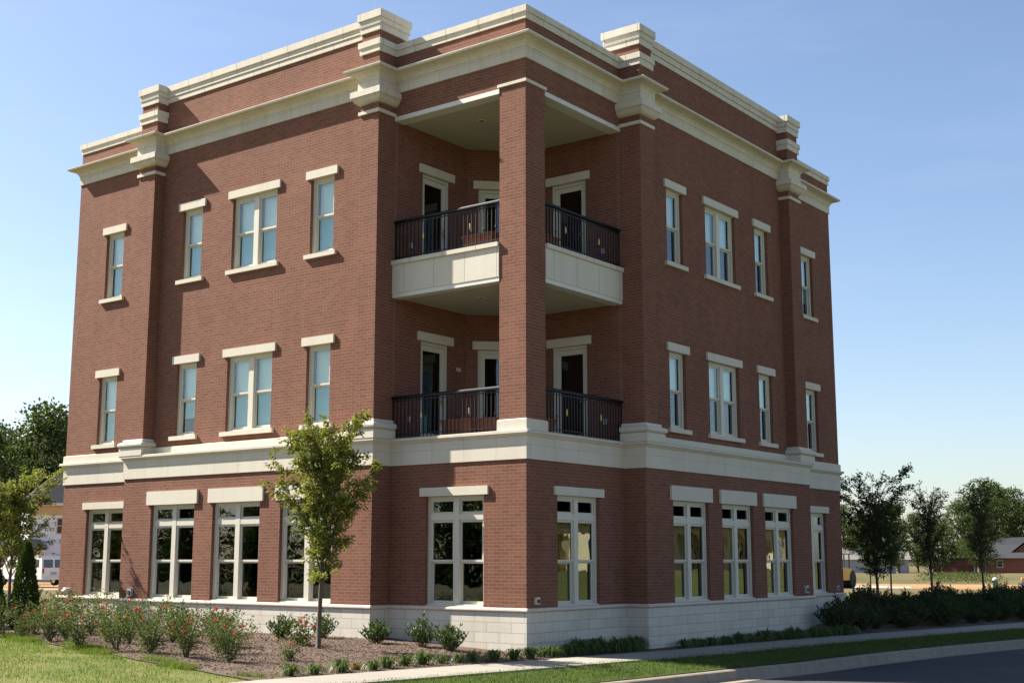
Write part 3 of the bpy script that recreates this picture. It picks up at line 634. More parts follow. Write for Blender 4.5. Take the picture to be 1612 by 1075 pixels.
# ---- roses
def rose(seed, h=1.0, wd=.42, nst=7, nlf=420, nfl=4, low=.32, leafy=.055):
    global rnd; rnd = random.Random(seed); r = empty('rose_bush'); sb, lb, fb = MB(), MB(), MB(); items = []; ends = []
    for k in range(nst):
        az = k * 2.4 + rnd.uniform(-.3, .3); rr = wd * rnd.uniform(.3, 1.25); hh = h * rnd.uniform(.55, 1.1)
        pts = [Vector((0, 0, -.03)) + rv(0, 0) * .03, Vector((math.cos(az) * rr * .3, math.sin(az) * rr * .3, hh * .35)), Vector((math.cos(az) * rr * .7, math.sin(az) * rr * .7, hh * .7)), Vector((math.cos(az) * rr, math.sin(az) * rr, hh))]
        sb.tube(pts, [.011, .009, .006, .003], 5, cap=False); ends.append(pts[3])
        for q in range(int(nlf / nst)):
            u = rnd.uniform(low, 1); i = min(2, int(u * 3)); p = pts[i].lerp(pts[i + 1], u * 3 - i) + rv() * .13
            items.append((p, rv(-.5, .8), leafy * rnd.uniform(.6, 1.3), leafy * rnd.uniform(.5, .75)))
            if q % 12 == 0: sb.tube([pts[i].lerp(pts[i + 1], u * 3 - i), p], [.003, .002], 3, cap=False)
    leafquads(lb, items); sb.build('stem', M_stem, r); lb.build('foliage', M_rose, r)
    for k in range(nfl):
        f = MB(); c = rnd.choice(ends) * rnd.uniform(.6, 1.0) + rv(-.2, .8) * .08; its = []
        for j in range(14): its.append((c + rv() * .012, rv(-.1, 1), .042, .04))
        leafquads(f, its); f.build('flower', M_petal, r)
    return r
RO = [rose(101, 1.0, .44, 9, 950, 5, .18), rose(102, .95, .36, 8, 640, 4, .24), rose(103, 1.05, .50, 10, 1150, 7, .16), rose(104, .9, .42, 9, 850, 3, .15), rose(105, .62, .36, 10, 560, 6, .12)]
rows = [(-10.75, -5.0, 0, .95, 'in front of the cone shaped evergreen'), (-9.6, -5.1, 1, .72, 'low and thin, just right of the cone shaped evergreen'), (-8.3, -5.3, 2, .98, 'dense, the third along the lawn edge from the left'),
        (-6.0, -6.2, 0, 1.0, 'the first of the close trio at the lawn edge'), (-4.75, -6.25, 1, 1.1, 'the middle of the close trio at the lawn edge'), (-3.9, -6.15, 3, 1.05, 'the last of the close trio at the lawn edge, leggy'),
        (-2.9, -6.15, 2, .98, 'with red flowers, second from the sidewalk along the lawn edge'), (-1.75, -6.15, 3, .92, 'brownish, nearest the sidewalk along the lawn edge'),
        (-12.4, -2.6, 1, 1.0, 'between the cone shaped evergreen and the building corner'), (-11.2, -2.9, 2, 1.05, 'tall, before the far end window of the left wall'), (-9.9, -3.2, 0, 1.05, 'before the brick pier right of the end window'),
        (-8.7, -3.6, 3, 1.02, 'in the back row before the first wide window from the left'), (-7.8, -3.75, 1, 1.05, 'in the back row with a bud standing high over the stone base'), (-6.9, -3.9, 2, .95, 'in the back row with pink flowers, before the second wide window'),
        (-6.0, -4.0, 0, .92, 'in the back row before the brick pier left of the third wide window'), (-5.2, -3.6, 1, .95, 'in the back row, straight and reddish, left of the laurel'),
        (-4.05, -4.2, 4, 1.25, 'low and full with red blooms, at the right end of the rose bed'), (-3.55, -2.75, 4, 1.15, 'low with bright red blooms, just left of the young tree trunk'), (-1.35, -5.15, 4, .72, 'small and without flowers, in the mulch before the young tree')]
first = set()
for i, (x, y, k, s_, lb_) in enumerate(rows):
    o = RO[k] if k not in first else copy_tree(RO[k])
    first.add(k); put(o, x, y, None, i * 1.3, (s_, s_, s_ * .86), 'rose bush ' + lb_, 'rose bush', 'rose bushes in the left bed')
for i in range(8):
    o = copy_tree(RO[(0, 3, 1, 2)[i % 4]]); put(o, -10.0 + i * .95 + .2 * math.sin(i * 3), -4.55 - .1 * i + .25 * math.sin(i * 2.2), None, i * 2.3, .62 + .14 * math.sin(i * 1.9), 'low rose bush between the front and back rose rows, the ' + words[i] + ' from the left', 'rose bush', 'rose bushes in the left bed')
# ---- laurels
def laurel(seed, h, wd, n, m=None, L=.10, nm='laurel_shrub'):
    global rnd; rnd = random.Random(seed); r = empty(nm); sb, lb = MB(), MB(); items = []
    for k in range(n):
        az = k * 2.4; t = (k / n) ** .6; rr = wd * t; hh = h * (1 - .45 * t) * rnd.uniform(.75, 1.1)
        pts = [Vector((0, 0, -.03)), Vector((math.cos(az) * rr * .6, math.sin(az) * rr * .6, hh * .5)), Vector((math.cos(az) * rr, math.sin(az) * rr, hh))]
        sb.tube(pts, [.009, .006, .003], 4, cap=False)
        for q in range(18):
            u = rnd.uniform(.25, 1); i = min(1, int(u * 2)); p = pts[i].lerp(pts[i + 1], u * 2 - i); a = rnd.uniform(0, 6.283)
            items.append((p, Vector((math.cos(a) * .8, math.sin(a) * .8, .9)), L * rnd.uniform(.7, 1.2), L * .36))
    leafquads(lb, items); sb.build('stem', M_stem, r); lb.build('foliage', m or M_laurel, r); return r
LA = [laurel(201, .62, .40, 30), laurel(202, .72, .42, 26), laurel(203, .5, .36, 28)]
first = set()
for i, (x, y, k, s_, lb_) in enumerate([(-5.2, -1.75, 0, .95, 'glossy green shrub alone before the stone base, left of the young tree'), (-4.55, -1.15, 1, .85, 'glossy green shrub behind the young tree trunk'), (-3.05, -1.1, 2, 1.0, 'round glossy shrub in the shaded inner corner of the stone base'),
                                        (-1.98, -.88, 1, .95, 'upright glossy shrub at the stone base, left of the pair under the corner window'), (-1.15, -1.0, 0, 1.0, 'upright glossy shrub at the stone base, right of the pair under the corner window'), (-6.7, -2.2, 0, 1.05, 'glossy shrub at the wall behind the roses, left of the third wide window'), (-7.7, -2.4, 1, 1.05, 'glossy shrub at the wall behind the roses, before the second wide window'), (-16.9, -.5, 0, 1.5, 'leafy bush just left of the far left building corner'), (-17.7, .2, 1, 1.5, 'leafy bush behind the cone shaped evergreen, left of the building corner')]):
    o = LA[k] if k not in first else copy_tree(LA[k]); first.add(k); put(o, x, y, None, i * 2.1, s_, lb_, 'shrub', 'glossy shrubs along the left wall')
# ---- grassy tufts
def tuft(seed, m, n=90, L=.3):
    global rnd; rnd = random.Random(seed); b = MB()
    for i in range(n):
        az = rnd.uniform(0, 6.283); l = L * rnd.uniform(.55, 1.1); out = rnd.uniform(.35, 1.25); d = Vector((math.cos(az), math.sin(az), 0)); s_ = Vector((-d.y, d.x, 0)) * .009
        p0 = d * .05; p1 = d * l * .35 * out + Vector((0, 0, l * .62)); p2 = d * l * .72 * out + Vector((0, 0, l * .78 * (1.1 - .5 * out))); p3 = d * l * 1.0 * out + Vector((0, 0, l * .55 * (1.15 - out)))
        k = len(b.v); b.v += [tuple(q) for q in (p0 - s_, p0 + s_, p1 + s_, p1 - s_, p2 + s_ * .7, p2 - s_ * .7, p3)]
        b.f += [(k, k + 1, k + 2, k + 3), (k + 3, k + 2, k + 4, k + 5), (k + 5, k + 4, k + 6)]; b.uv += [[(0, 0)] * 4, [(0, 0)] * 4, [(0, 0)] * 3]; b.mi += [0, 0, 0]
    return b.build('grass_tuft', m)
TU = [tuft(301, M_lir), tuft(302, M_lir, 110, .33), tuft(303, M_liro, 60, .24)]
tp = [(.62, -7.0), (.66, -6.5), (.62, -5.85), (.45, -5.35), (.66, -5.15), (.5, -4.65), (.4, -4.1), (.38, -3.6), (.4, -3.1), (.5, -2.75), (.52, -2.35), (.62, -1.85), (.66, -1.3), (.68, -.8)]
first = set()
for i, (x, y) in enumerate(tp):
    k = 2 if i == 3 else i % 2; o = TU[k] if k not in first else TU[k].copy()
    if k in first: link(o)
    first.add(k); red = k == 2
    put(o, x, y, None, i, 1.05 * [.95, .8, 1.1, .8, .9, .95, 1.0, 1.05, .85, .75, 1.05, 1.0, 1.1, 1.05][i], ('low reddish tuft' if red else 'green grassy tuft') + ' edging the mulch bed, the ' + words[i] + ' along the sunny sidewalk from left', 'plant', 'grassy tufts along the sidewalk')
n = 0
for i in range(14):
    y = -.25 + i * .285; x = .56 + .12 * math.sin(i * 2.3); o = TU[i % 2].copy(); link(o)
    if y > 3.2 and x > .45: x = .74
    put(o, x, y, None, i * 1.7, 1.05 + .25 * (i > 3) + .15 * math.sin(i * 2.9), 'dark grassy tuft at the shaded stone base, the ' + words[i] + ' from the building corner', 'plant', 'grassy tufts in the shade of the right wall')
for i in range(20):
    y = 4.75 + i * .40; x = .80 + .06 * math.sin(i * 1.9); o = TU[(i + 1) % 2].copy(); link(o)
    put(o, x + max(0, shift(y)), y, None, i * 1.1, 1.0 + .25 * (i > 6) + .15 * math.sin(i * 2.3), 'dark grassy tuft below the right windows, the ' + words[i] + ' counting away from the pier', 'plant', 'grassy tufts in the shade of the right wall')
# ---- hedge right of the building: one shrub after another
HE = [laurel(401, .95, .62, 110, M_hedge, .10, 'hedge_shrub'), laurel(402, .8, .66, 110, M_hedge, .10, 'hedge_shrub')]
first = set(); i = 0
rowsh = [('front row by the sidewalk', .25, 12.4, 19), ('second row', -.75, 13.4, 18), ('third row', -1.9, 16.8, 15), ('back row', -3.3, 17.3, 14)]
for rn, q0, ys, cnt in rowsh:
    for j in range(cnt):
        y = ys + j * 1.05; x = q0 + shift(y) + .15 * math.sin(j * 2.7 + q0)
        if y < 16.8 and x < .55: continue
        k = i % 2; o = HE[k] if k not in first else copy_tree(HE[k]); first.add(k); i += 1
        put(o, x, y, None, i * 1.9, .85 + .2 * math.sin(i * 1.3), 'dark hedge shrub, ' + rn + ', the ' + words[j] + ' from the building wall', 'shrub', 'hedge shrubs right of the building')
# ---- ground cover made of countless pieces
def blades(name, pts, m, h, wd):
    b = MB()
    for (x, y, z) in pts:
        a = rnd.uniform(0, 6.283); s_ = Vector((math.cos(a), math.sin(a), 0)) * wd * .5; l = h * rnd.uniform(.5, 1.2); p = Vector((x, y, z))
        t = p + Vector((rnd.uniform(-.5, .5) * l, rnd.uniform(-.5, .5) * l, l)); k = len(b.v); b.v += [tuple(p - s_), tuple(p + s_), tuple(t)]; b.f.append((k, k + 1, k + 2)); b.uv.append([(0, 0)] * 3); b.mi.append(0)
    tag(b.build(name, m), kind='stuff')
rnd = random.Random(9); P = []
while len(P) < 45000:
    y = rnd.uniform(-11.5, -3.8); x = rnd.uniform(-17, .9); e = bed_edge(y) if y > -7.9 else .9
    dd = e - x
    if dd < -.5 or (dd < .6 and rnd.random() > .45): continue
    if math.sin(x * 1.7 + y * 2.1) + math.sin(x * .8 - y * 3.3) > 1.1 and rnd.random() > .35: continue
    P.append((x, y, H(x, y)))
blades('lawn_grass', P, M_blade, .06, .012)
P = []
while len(P) < 42000:
    y = -14 + 34 * rnd.random() ** 1.1; q = rnd.uniform(2.08, 3.84); x = q + shift(y); P.append((x, y, H(x, y) + .02))
M_blade2 = leafmat('verge_blades', (.048, .08, .017), (.095, .13, .036), .35, .6)
blades('verge_grass', P, M_blade2, .05, .012)
P = []
while len(P) < 9000:   # weeds at the mulch edge
    y = rnd.uniform(-7.6, -4.2); x = bed_edge(y) + rnd.gauss(.15, .7)
    if math.sin(x * 3) * math.sin(y * 5 + 1) > .15: P.append((x, y, H(x, y) + .02))
blades('weeds', P, M_blade, .09, .012)
b = MB(); its = []
while len(its) < 16000:
    y = rnd.uniform(-7.6, -.1); x = rnd.uniform(-12, .93)
    if x < bed_edge(y) + .1 or (y > -.65 and x < 0): continue
    p = Vector((x, y, H(x, y) + .03 + rnd.random() * .015)); its.append((p, rv(-.25, .3), rnd.uniform(.03, .075), rnd.uniform(.01, .022)))
leafquads(b, its); tag(b.build('bark_chips', M_chip), kind='stuff')
# ================================================================ BACKGROUND
def polar(u, dist):
    a = YAW - math.atan((u - 806) / FPX); return CAM.x - math.sin(a) * dist, CAM.y + math.cos(a) * dist, a
def big_tree(seed, h=14, wd=5.5, ncl=70, nl=130, m=None, ls=.34):
    global rnd; rnd = random.Random(seed); r = empty('broadleaf_tree'); tb, lb = MB(), MB(); items = []
    tb.tube([(0, 0, -.3), (.1, 0, h * .25), (0, .2, h * .55), (.1, .1, h * .85)], [h * .028, h * .022, h * .013, .03], 8)
    for k in range(ncl):
        az = rnd.uniform(0, 6.283); t = rnd.random(); z = h * (.16 + .78 * t); env = wd * (math.sin(math.pi * min(1, .22 + .78 * t)) ** .6) * (.8 + .25 * math.sin(az * 3 + seed) + .12 * math.sin(az * 5 + t * 9))
        rr = env * rnd.uniform(.35, 1.0); c = Vector((math.cos(az) * rr, math.sin(az) * rr, z)); cr = wd * rnd.uniform(.16, .32)
        if k % 3 == 0: tb.tube([(0, 0, z * .55), (c.x * .5, c.y * .5, z * .8), tuple(c)], [h * .009, h * .006, .02], 5, cap=False)
        for j in range(nl):
            v = rv().normalized(); p = c + Vector((v.x * 1.1, v.y * 1.1, v.z * .75)) * cr * rnd.uniform(.55, 1.08)
            items.append((p, v + rv() * .7, ls * rnd.uniform(.6, 1.3), ls * rnd.uniform(.45, .8)))
    leafquads(lb, items); tb.build('trunk', M_bark, r, True); lb.build('crown', m or M_leafb, r); return r
BT = [big_tree(501, 14, 5.2, 80, 120, M_leafb), big_tree(502, 14, 6.0, 85, 120, M_leafb2), big_tree(503, 13, 5.0, 70, 120, M_leafb), big_tree(504, 14, 3.6, 60, 110, M_leafd)]
usedt = set()
def plant(k, u, dist, s_, label, rz=0, grp='big trees behind the site'):
    x, y, a = polar(u, dist); o = BT[k] if k not in usedt else copy_tree(BT[k]); usedt.add(k)
    put(o, x, y, -.2, rz, s_, label, 'tree', grp)
def plxy(k, x, y, s_, label, grp, z=-.2):
    o = BT[k] if k not in usedt else copy_tree(BT[k]); usedt.add(k); put(o, x, y, z, x * 1.3 + y, s_, label, 'tree', grp)
plant(0, -30, 150, 1.25, 'big dark tree at the left edge of the view beyond the white wrapped house', 1)
plant(2, 12, 165, 1.35, 'big tree rising behind the left part of the white wrapped house', 2)
plant(0, 62, 160, 1.45, 'tallest tree behind the grey roof of the white wrapped house', 3.3)
plant(2, 92, 170, 1.5, 'big tree touching the left edge of the brick building', 5)
plant(0, 125, 175, 1.45, 'big tree mostly hidden by the left edge of the brick building', .4)
for i, (k, u, d_, s_, l) in enumerate([(0, 1322, 195, .72, 'dark tree behind the pale metal shed, beside the brick building'), (2, 1352, 200, .66, 'dark round tree behind the left half of the metal shed'), (3, 1405, 185, .7, 'dark tree right behind the right end of the metal shed'),
        (0, 1378, 215, .78, 'tree behind the middle of the metal shed'), (1, 1435, 205, .64, 'pale green tree between the metal shed and the brick ranch house'), (2, 1474, 200, .6, 'low round tree behind the middle young tree'), (1, 1508, 215, .82, 'tall pale green tree left of the brick ranch house'),
        (2, 1530, 196, .62, 'small dark tree before the end of the brick ranch house'), (1, 1548, 225, 1.07, 'tallest pale green tree, behind the low end of the brick ranch house'), (0, 1582, 232, 1.0, 'mid green tree behind the roof of the brick ranch house'), (2, 1606, 238, .92, 'dark tree behind the gable of the brick ranch house'), (0, 1640, 230, .9, 'dark tree at the right edge of the view behind the brick ranch house')]):
    plant(k, u, d_, s_, l, i * 1.1)
# woodland on the near side of the site, seen in the windows
for i in range(20): plxy((0, 2, 1, 3)[i % 4], -118 + i * 5.6, -60 - 5 * (i % 2), .84 + .12 * math.sin(i * 2.1), 'woodland tree beyond the lawn, mirrored in the left windows, the ' + words[i] + ' from the left', 'woodland line mirrored in the windows', -2.6)
for i in range(7): plxy((2, 0, 1)[i % 3], 56 + 4 * math.sin(i * 2), 30 + i * 14, .8 + .15 * math.sin(i * 2.7), 'tree behind the cream house mirrored in the right windows, the ' + words[i] + ' along', 'trees behind the cream house')

M_roofg = plain('grey_shingle', (.048, .05, .054), 1.0, .2, 3, .05); M_wrap = plain('white_house_wrap', (.72, .74, .78), .6, .06, .7); M_ply = plain('plywood_sheathing', (.50, .36, .18), .8, .15, 1.5)
M_tin = plain('weathered_metal_siding', (.33, .35, .36), .55, .18, .6); M_vanw = plain('white_vehicle_paint', (.75, .75, .74), .3, .03, 2, .5); M_tyre = plain('tyre_rubber', (.02, .02, .02), .8, .1)
M_yel = plain('yellow_machine_paint', (.72, .38, .04), .45, .1, 2); M_cream = plain('cream_stucco', (.72, .60, .36), .85, .05, .5); M_blue = plain('blue_lettering', (.05, .09, .30), .6, .02); M_rbrick = plain('far_brick', (.24, .095, .065), .9, .2, 2)
M_glass2 = plain('dark_glass', (.02, .025, .03), .08, .02, 1, .8); M_red = plain('red_lamp', (.4, .02, .02), .3, .02); M_chrome = plain('metal_rim', (.5, .5, .5), .3, .02, 1, .5, .8)
def loc_obj(name, u, dist, z, turn=0):
    x, y, a = polar(u, dist); return empty(name, (x, y, z), a + turn)   # local +x = right, +y = away from the camera
def hip(mb, x0, x1, y0, y1, z, h, ov=.4, inset=None):
    x0 -= ov; x1 += ov; y0 -= ov; y1 += ov; i = (y1 - y0) / 2 if inset is None else inset; c = (y0 + y1) / 2
    A, B_, C_, D_ = (x0, y0, z), (x1, y0, z), (x1, y1, z), (x0, y1, z); P_, Q_ = (x0 + i, c, z + h), (x1 - i, c, z + h)
    mb.face([A, B_, Q_, P_]); mb.face([C_, D_, P_, Q_]); mb.face([B_, C_, Q_]); mb.face([D_, A, P_]); mb.face([A, B_, C_, D_])
def far_window(p, x, z, w_, h, y=0, fm=None, pm=None):
    f = MB(); t = .09
    f.box(x - w_ / 2, x - w_ / 2 + t, y - .06, y + .02, z, z + h); f.box(x + w_ / 2 - t, x + w_ / 2, y - .06, y + .02, z, z + h); f.box(x - w_ / 2 + t, x + w_ / 2 - t, y - .06, y + .02, z, z + t); f.box(x - w_ / 2 + t, x + w_ / 2 - t, y - .06, y + .02, z + h - t, z + h); f.box(x - w_ / 2 + t, x + w_ / 2 - t, y - .05, y + .01, z + h * .48, z + h * .52)
    o = f.build('window', fm or M_frame, p); g = MB(); g.box(x - w_ / 2 + t, x + w_ / 2 - t, y - .03, y + .0, z + t, z + h - t); g.build('pane', pm or M_glass2, o)
def text_mesh(s_, size, m, parent, name='lettering', x=0, y=0, z=0):
    c = bpy.data.curves.new(name, 'FONT'); c.body = s_; c.size = size; c.extrude = .004; c.align_x = 'CENTER'
    t = bpy.data.objects.new(name, c); S.collection.objects.link(t); bpy.context.view_layer.update()
    me = bpy.data.meshes.new_from_object(t.evaluated_get(bpy.context.evaluated_depsgraph_get())); bpy.data.objects.remove(t)
    me.materials.clear(); me.materials.append(m); o = bpy.data.objects.new(name, me); link(o, parent); o.location = (x, y, z); o.rotation_euler = (R(90), 0, 0); return o
# house under construction, left
h = loc_obj('unfinished_house', 50, 125, -.12, .12); tag(h, 'two storey unfinished house in white wrap with grey shingle roof, left of the brick building', 'house')
m = MB(); m.box(.2, 13, 0, 9, 0, 6.9); m.box(-9, .197, .5, 8, 0, 2.9); m.build('wall', M_wrap, h)
m = MB(); m.box(.18, 13.02, -.03, 0, 5.9, 6.9); m.build('plywood_band', M_ply, h)
m = MB(); m.box(-.2, 13.4, -.45, -.4, 6.75, 7.0); m.box(-.2, 13.4, -.4, 0, 6.86, 6.9); m.build('fascia', M_white, h)
m = MB(); hip(m, .2, 13, 0, 9, 7.0, 3.5, .4, 3.6); hip(m, -9, .15, .5, 8, 2.95, 1.5, .3); m.build('roof', M_roofg, h)
for x, z, y in ((2.9, 4.2, 0), (7, 4.0, 0), (7, 1, 0), (-2.0, .9, .5), (-5.5, .9, .5)): far_window(h, x, z, .8, 1.5, y)
m = MB(); m.box(-.9, 1.6, -1.6, -.02, 2.75, 2.95); hip(m, -.9, 1.6, -1.6, 0, 2.95, .8, .2); pr = m.build('porch_roof', M_roofg, h); m = MB()
m.box(-.9, 1.6, -1.62, -1.58, 2.6, 2.78); m.box(-.8, -.62, -1.55, -1.37, 0, 2.7); m.box(1.4, 1.58, -1.55, -1.37, 0, 2.7); m.build('porch_post', M_white, pr)
m = MB(); m.box(.3, 1.1, -.035, 0, .0, 2.5); m.build('plywood_panel', M_ply, h)
for j, z in enumerate((2.15, 3.35, 4.9)):
    for k in range(4): text_mesh('Tyvek', .55, M_blue, h, 'wrap_lettering', 1.2 + k * 1.7 + (j % 2) * .5, -.04, z)
# van
v = loc_obj('parked_van', 58, 100, .02, -.95); tag(v, 'white cargo van parked before the white wrapped house', 'van'); m = MB()
pr = [(-2.7, .45), (-2.7, .95), (-2.45, 1.15), (-1.75, 1.25), (-1.15, 1.95), (-.9, 2.08), (2.55, 2.1), (2.68, 1.9), (2.75, 1.1), (2.75, .45)]
for y_ in (-.98, .98): m.face([(x, y_, z) for x, z in (pr if y_ < 0 else pr[::-1])])
for a, b in zip(pr, pr[1:] + pr[:1]): m.face([(a[0], -.98, a[1]), (a[0], .98, a[1]), (b[0], .98, b[1]), (b[0], -.98, b[1])])
m.build('body', M_vanw, v)
m = MB()
for a, b in ((-1.05, -.25), (-.05, .95), (1.1, 2.4)): m.face([(a + (-.35 if a < -1 else 0), -.99, 1.28), (b, -.99, 1.28), (b, -.99, 1.82), (a, -.99, 1.82)])
for a in ((-.85, -.08), (.08, .85)): m.face([(2.765, a[0], 1.25), (2.765, a[1], 1.25), (2.72, a[1], 1.8), (2.72, a[0], 1.8)])
m.build('side_glass', M_glass2, v)
for x in (-1.75, 1.75):
    for y_ in (-.9, .9):
        m = MB(); m.tube([(x, y_ - .12, .36), (x, y_ + .12, .36)], .37, 18); wh = m.build('wheel', M_tyre, v); m = MB(); m.tube([(x, y_ - .14, .36), (x, y_ + .14, .36)], .2, 14); m.build('rim', M_chrome, wh)
m = MB(); m.box(2.74, 2.86, -.98, .98, .42, .6); m.build('bumper', M_chrome, v)
for y_ in (-.93, .8): m = MB(); m.box(2.735, 2.775, y_, y_ + .13, .85, 1.2); m.build('tail_lamp', M_red, v)
m = MB(); m.box(2.74, 2.77, -.25, .25, .75, .95); m.build('number_plate', M_grey, v)
# site fence, left
fn = loc_obj('site_fence', 90, 100, -.05, .1); tag(fn, 'galvanised mesh site fence beside the white van at the edge of the brick building', 'fence')
for x in (-1.4, .3, 2.0, 3.7): m = MB(); m.tube([(x, 0, 0), (x, 0, 1.9)], .035, 6); m.build('post', M_grey, fn)
m = MB(); m.tube([(-1.4, 0, 1.88), (3.7, 0, 1.88)], .025, 5); m.tube([(-1.4, 0, .1), (3.7, 0, .1)], .02, 5)
for i in range(52): m.tube([(-1.4 + i * .1, 0, .1), (-1.4 + i * .1, 0, 1.88)], .006, 3, cap=False)
for i in range(18): m.tube([(-1.4, 0, .1 + i * .1), (3.7, 0, .1 + i * .1)], .006, 3, cap=False)
m.build('mesh_panel', M_grey, fn)
# bare building site soil, both sides
def patch(name, u, r0, r1, s0, s1, z, m_, n=14, wob=1.5):
    x, y, a = polar(u, 0); b = MB(); fx, fy = -math.sin(a), math.cos(a); rx, ry = math.cos(a), math.sin(a); V = []
    for i in range(n + 1):
        s_ = lerp(s0, s1, i / n)
        for r in (r0 + wob * math.sin(i * 1.9), r1 + wob * math.sin(i * 1.3 + 2)): V.append((CAM.x + fx * r + rx * s_, CAM.y + fy * r + ry * s_, z))
    for i in range(n): b.face([V[2 * i], V[2 * i + 2], V[2 * i + 3], V[2 * i + 1]])
    tag(b.build(name, m_), kind='structure')
patch('site_soil', 50, 62, 122, -22, 40, -.115, M_dirt)
patch('gravel_track', 50, 78, 92, -20, 30, -.108, M_gravel)
patch('dirt_road', 1470, 90, 112, -60, 60, -.12, M_dirt)
patch('gravel_patch', 1365, 95, 101, -3, 2.6, -.114, M_gravel, 8, 1.2)
# grassy bank, right
x, y, a = polar(1470, 0); b = MB(); fx, fy, rx, ry = -math.sin(a), math.cos(a), math.cos(a), math.sin(a); n = 40
prof = [(110, -.16), (116, .1), (121, .35), (127, .46), (140, .44), (160, .2), (185, -.17)]
V = [[(CAM.x + fx * r + rx * (-50 + 110 * i / n), CAM.y + fy * r + ry * (-50 + 110 * i / n), z + .09 * math.sin(i * 1.7 + r) * (z > 0)) for r, z in prof] for i in range(n + 1)]
for i in range(n):
    for j in range(len(prof) - 1): b.face([V[i][j], V[i + 1][j], V[i + 1][j + 1], V[i][j + 1]])
tag(b.build('grassy_bank', M_field, None, True), kind='structure')
rnd = random.Random(77); its = []; b = MB()
while len(its) < 1500:
    s_ = rnd.gauss(1.5, 2.0); r = rnd.uniform(112, 126); z = interp(r, [p[0] for p in prof], [p[1] for p in prof])
    if abs(s_ - 1.5) > 3.6: continue
    its.append((Vector((CAM.x + fx * r + rx * s_, CAM.y + fy * r + ry * s_, z + rnd.uniform(0, .28))), rv(0, 1), .18, .09))
leafquads(b, its); tag(b.build('bank_weeds', M_leafb2), kind='stuff')
# metal shed
h = loc_obj('metal_shed', 1362, 190, -.15, .1); tag(h, 'pale weathered metal shed under the trees just right of the brick building', 'shed')
m = MB(); m.box(-6, 5.2, 0, 9, 0, 1.95); m.build('wall', M_tin, h); m = MB(); hip(m, -6, 5.2, 0, 9, 1.95, 2.0, .3, 0); m.build('roof', plain('old_tin_roof', (.17, .16, .15), .6, .2, .4), h)
m = MB()
for i in range(28): m.box(-6 + i * .4, -5.95 + i * .4, -.035, 0, .0, 1.93)
m.build('siding_rib', M_tin, h)
# brick ranch house
h = loc_obj('brick_ranch_house', 1560, 205, -.1, -.1); tag(h, 'single storey red brick house with grey roofs at the right edge of the view', 'house')
m = MB(); m.box(-9.2, -3.2, 0, 8, 0, 2.0); m.build('low_wall', M_rbrick, h); m = MB(); m.box(-9.4, -3.1, -.15, 8.2, 2.0, 2.12); m.build('flat_roof', M_roofg, h)
m = MB(); m.box(-3.2, 5, -.3, 8, 0, 2.1); m.box(5.003, 12, .8, 8, 0, 2.5); m.face([(1.6, 1.2, 2.5), (8.4, 1.2, 2.5), (5, 1.2, 5.2)]); m.build('wall', M_rbrick, h)
m = MB(); m.face([(-3.6, -.8, 2.1), (4.6, -.8, 2.1), (4.2, 3.4, 4.1), (-2.4, 3.4, 4.1)]); m.face([(-3.6, 8, 2.1), (-3.6, -.8, 2.1), (-2.4, 3.4, 4.1)]); m.face([(-3.6, 8, 2.1), (-2.4, 3.4, 4.1), (4.2, 3.4, 4.1), (4.6, 8, 2.1)]); m.face([(4.6, -.8, 2.1), (4.6, 8, 2.1), (4.2, 3.4, 4.1)])
m.face([(1.0, .9, 2.3), (5, .9, 5.45), (5, 9, 5.45), (1.0, 9, 2.3)]); m.face([(9, .9, 2.3), (5, .9, 5.45), (5, 9, 5.45), (9, 9, 2.3)]); m.face([(0.6, 3.5, 2.6), (-3.0, 6, 5.0), (5, 6, 5.3), (4.8, 3.5, 2.6)]); rf = m.build('roof', M_roofg, h)
m = MB(); m.box(4.4, 5.0, 5.5, 6.1, 4.2, 5.9); m.build('chimney', M_rbrick, rf)
m = MB(); m.box(-3.35, -3.2, -.38, -.3, 0, 2.1); m.build('downpipe', M_white, h)
far_window(h, .3, .75, .9, 1.05, -.3); far_window(h, 7.4, .9, .9, 1.2, .8)
# yellow roller half hidden by the building
v = loc_obj('road_roller', 1309, 93, -.12, 1.2); tag(v, 'yellow construction machine half hidden behind the right edge of the brick building', 'machine')
m = MB(); m.box(-1.9, 1.2, -.6, .6, .55, 1.35); m.box(-1.7, -.4, -.55, .55, 1.35, 1.6); m.build('body', M_yel, v)
m = MB(); [m.box(x, x + .07, y_, y_ + .07, 1.35, 2.3) for x in (.1, 1.05) for y_ in (-.55, .48)]; m.box(0, 1.25, -.62, .62, 2.3, 2.36); m.build('canopy', M_dark, v)
for x, r_ in ((-1.3, .58), (1.45, .6)): m = MB(); m.tube([(x, -.62, r_), (x, .62, r_)], r_, 22); m.build('roller_drum', M_tyre, v)
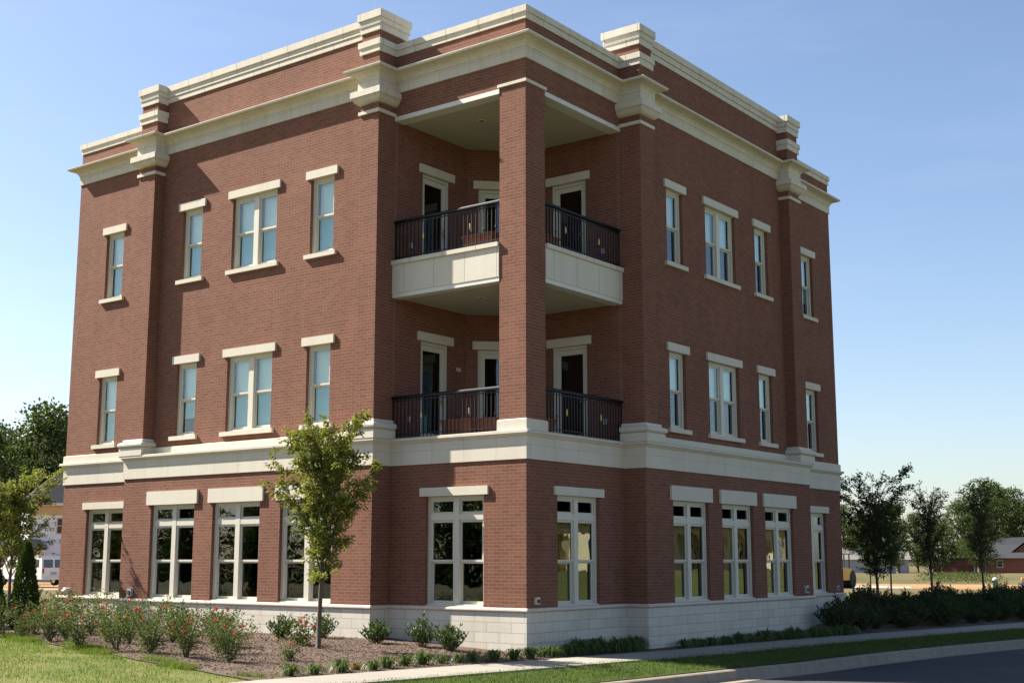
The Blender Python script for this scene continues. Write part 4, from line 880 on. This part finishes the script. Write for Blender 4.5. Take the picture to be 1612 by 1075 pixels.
# silt fence, right edge
v = loc_obj('silt_fence', 1590, 66, -.13, -.35); tag(v, 'low black fabric silt fence beyond the hedge at the right edge of the view', 'fence')
for i in range(5): m = MB(); x = -1.4 + i * 1.7; m.tube([(x, .03, 0), (x, .03, .78)], .022, 5); m.build('stake', M_stem, v)
m = MB()
for i in range(27): x0 = -1.4 + i * .252; za = .62 + .03 * math.sin(i * 1.1); zb = .62 + .03 * math.sin((i + 1) * 1.1); m.hexa([(x0, 0, 0), (x0 + .252, 0, 0), (x0 + .252, .012, 0), (x0, .012, 0), (x0, .02 * math.sin(i), za), (x0 + .252, .02 * math.sin(i + 1), zb), (x0 + .252, .02 * math.sin(i + 1) + .012, zb), (x0, .02 * math.sin(i) + .012, za)])
m.build('fabric', M_dark, v)
for u, d_, c_, nm, lb_ in ((1554, 92, M_leafd, 'utility_pedestal', 'small green and white utility pedestal on the dirt road beside the tall narrow tree'), (1596, 92, M_white, 'survey_marker', 'small white and orange survey post on the dirt road at the far right')):
    v = loc_obj(nm, u, d_, -.12); tag(v, lb_, 'pedestal' if 'ped' in nm else 'post')
    r_ = .16 if 'ped' in nm else .09; m = MB(); m.box(-r_, r_, -r_, r_, 0, .62); m.build('post', plain('green_plastic', (.08, .2, .12), .5) if 'ped' in nm else M_white, v); m = MB(); m.tube([(0, 0, .62), (0, 0, .74), (0, 0, .8)], [r_ * 1.1, r_, .02], 8); m.build('cap', M_white if 'ped' in nm else plain('orange_plastic', (.6, .2, .05), .5), v)
# cream house across the road: it shows in the right hand windows
h = empty('cream_house', (36, 44, 1.0), 0); tag(h, 'long cream stucco house with arches across the road, mirrored in the right windows', 'house')
m = MB(); m.box(1.6, 12, 0, 44, -.4, 3.6)
m.box(0, 1.6, 0, 44, 3.05, 3.6)
for y_ in (0, 5.2, 10.4, 23, 27, 31, 35, 39, 43.4): m.box(0, .6, y_, y_ + .6, 0, 3.05)
m.box(0, 1.6, 11.0, 23, 0, 3.05); m.build('wall', M_cream, h)
m = MB(); hip(m, 0, 12, 0, 44, 3.6, 3.2, .7); m.face([(-.7, -.7, 3.6), (-.7, 44.7, 3.6), (-.72, 44.7, 3.4), (-.72, -.7, 3.4)]); m.build('roof', M_roofg, h)
for y_ in (13, 17, 21):
    m = MB(); m.box(-.03, 0, y_ - .6, y_ + .6, 1.0, 2.4); w_ = m.build('window', M_white, h); m = MB(); m.box(-.05, -.03, y_ - .5, y_ + .5, 1.1, 2.3); m.build('pane', M_glass2, w_)
for y_ in (3, 8, 25.2, 29.2, 33.2, 37.2):
    m = MB(); m.box(1.57, 1.6, y_ - .7, y_ + .7, .1, 2.3); m.build('door', M_glass2, h)
m = MB()   # arch spandrels between the posts
for y0_, y1_ in ((23.6, 27), (27.6, 31), (31.6, 35), (35.6, 39), (39.6, 43.4), (.6, 5.2), (5.8, 10.4)):
    c = (y0_ + y1_) / 2; r_ = (y1_ - y0_) / 2
    for k in range(12):
        a0, a1 = math.pi * k / 12, math.pi * (k + 1) / 12; p0 = (c + r_ * math.cos(a0), 2.2 + .8 * math.sin(a0)); p1 = (c + r_ * math.cos(a1), 2.2 + .8 * math.sin(a1))
        m.hexa([(.1, p0[0], p0[1]), (.5, p0[0], p0[1]), (.5, p1[0], p1[1]), (.1, p1[0], p1[1]), (.1, p0[0], 3.06), (.5, p0[0], 3.06), (.5, p1[0], 3.06), (.1, p1[0], 3.06)])
m.build('arch', M_cream, h)
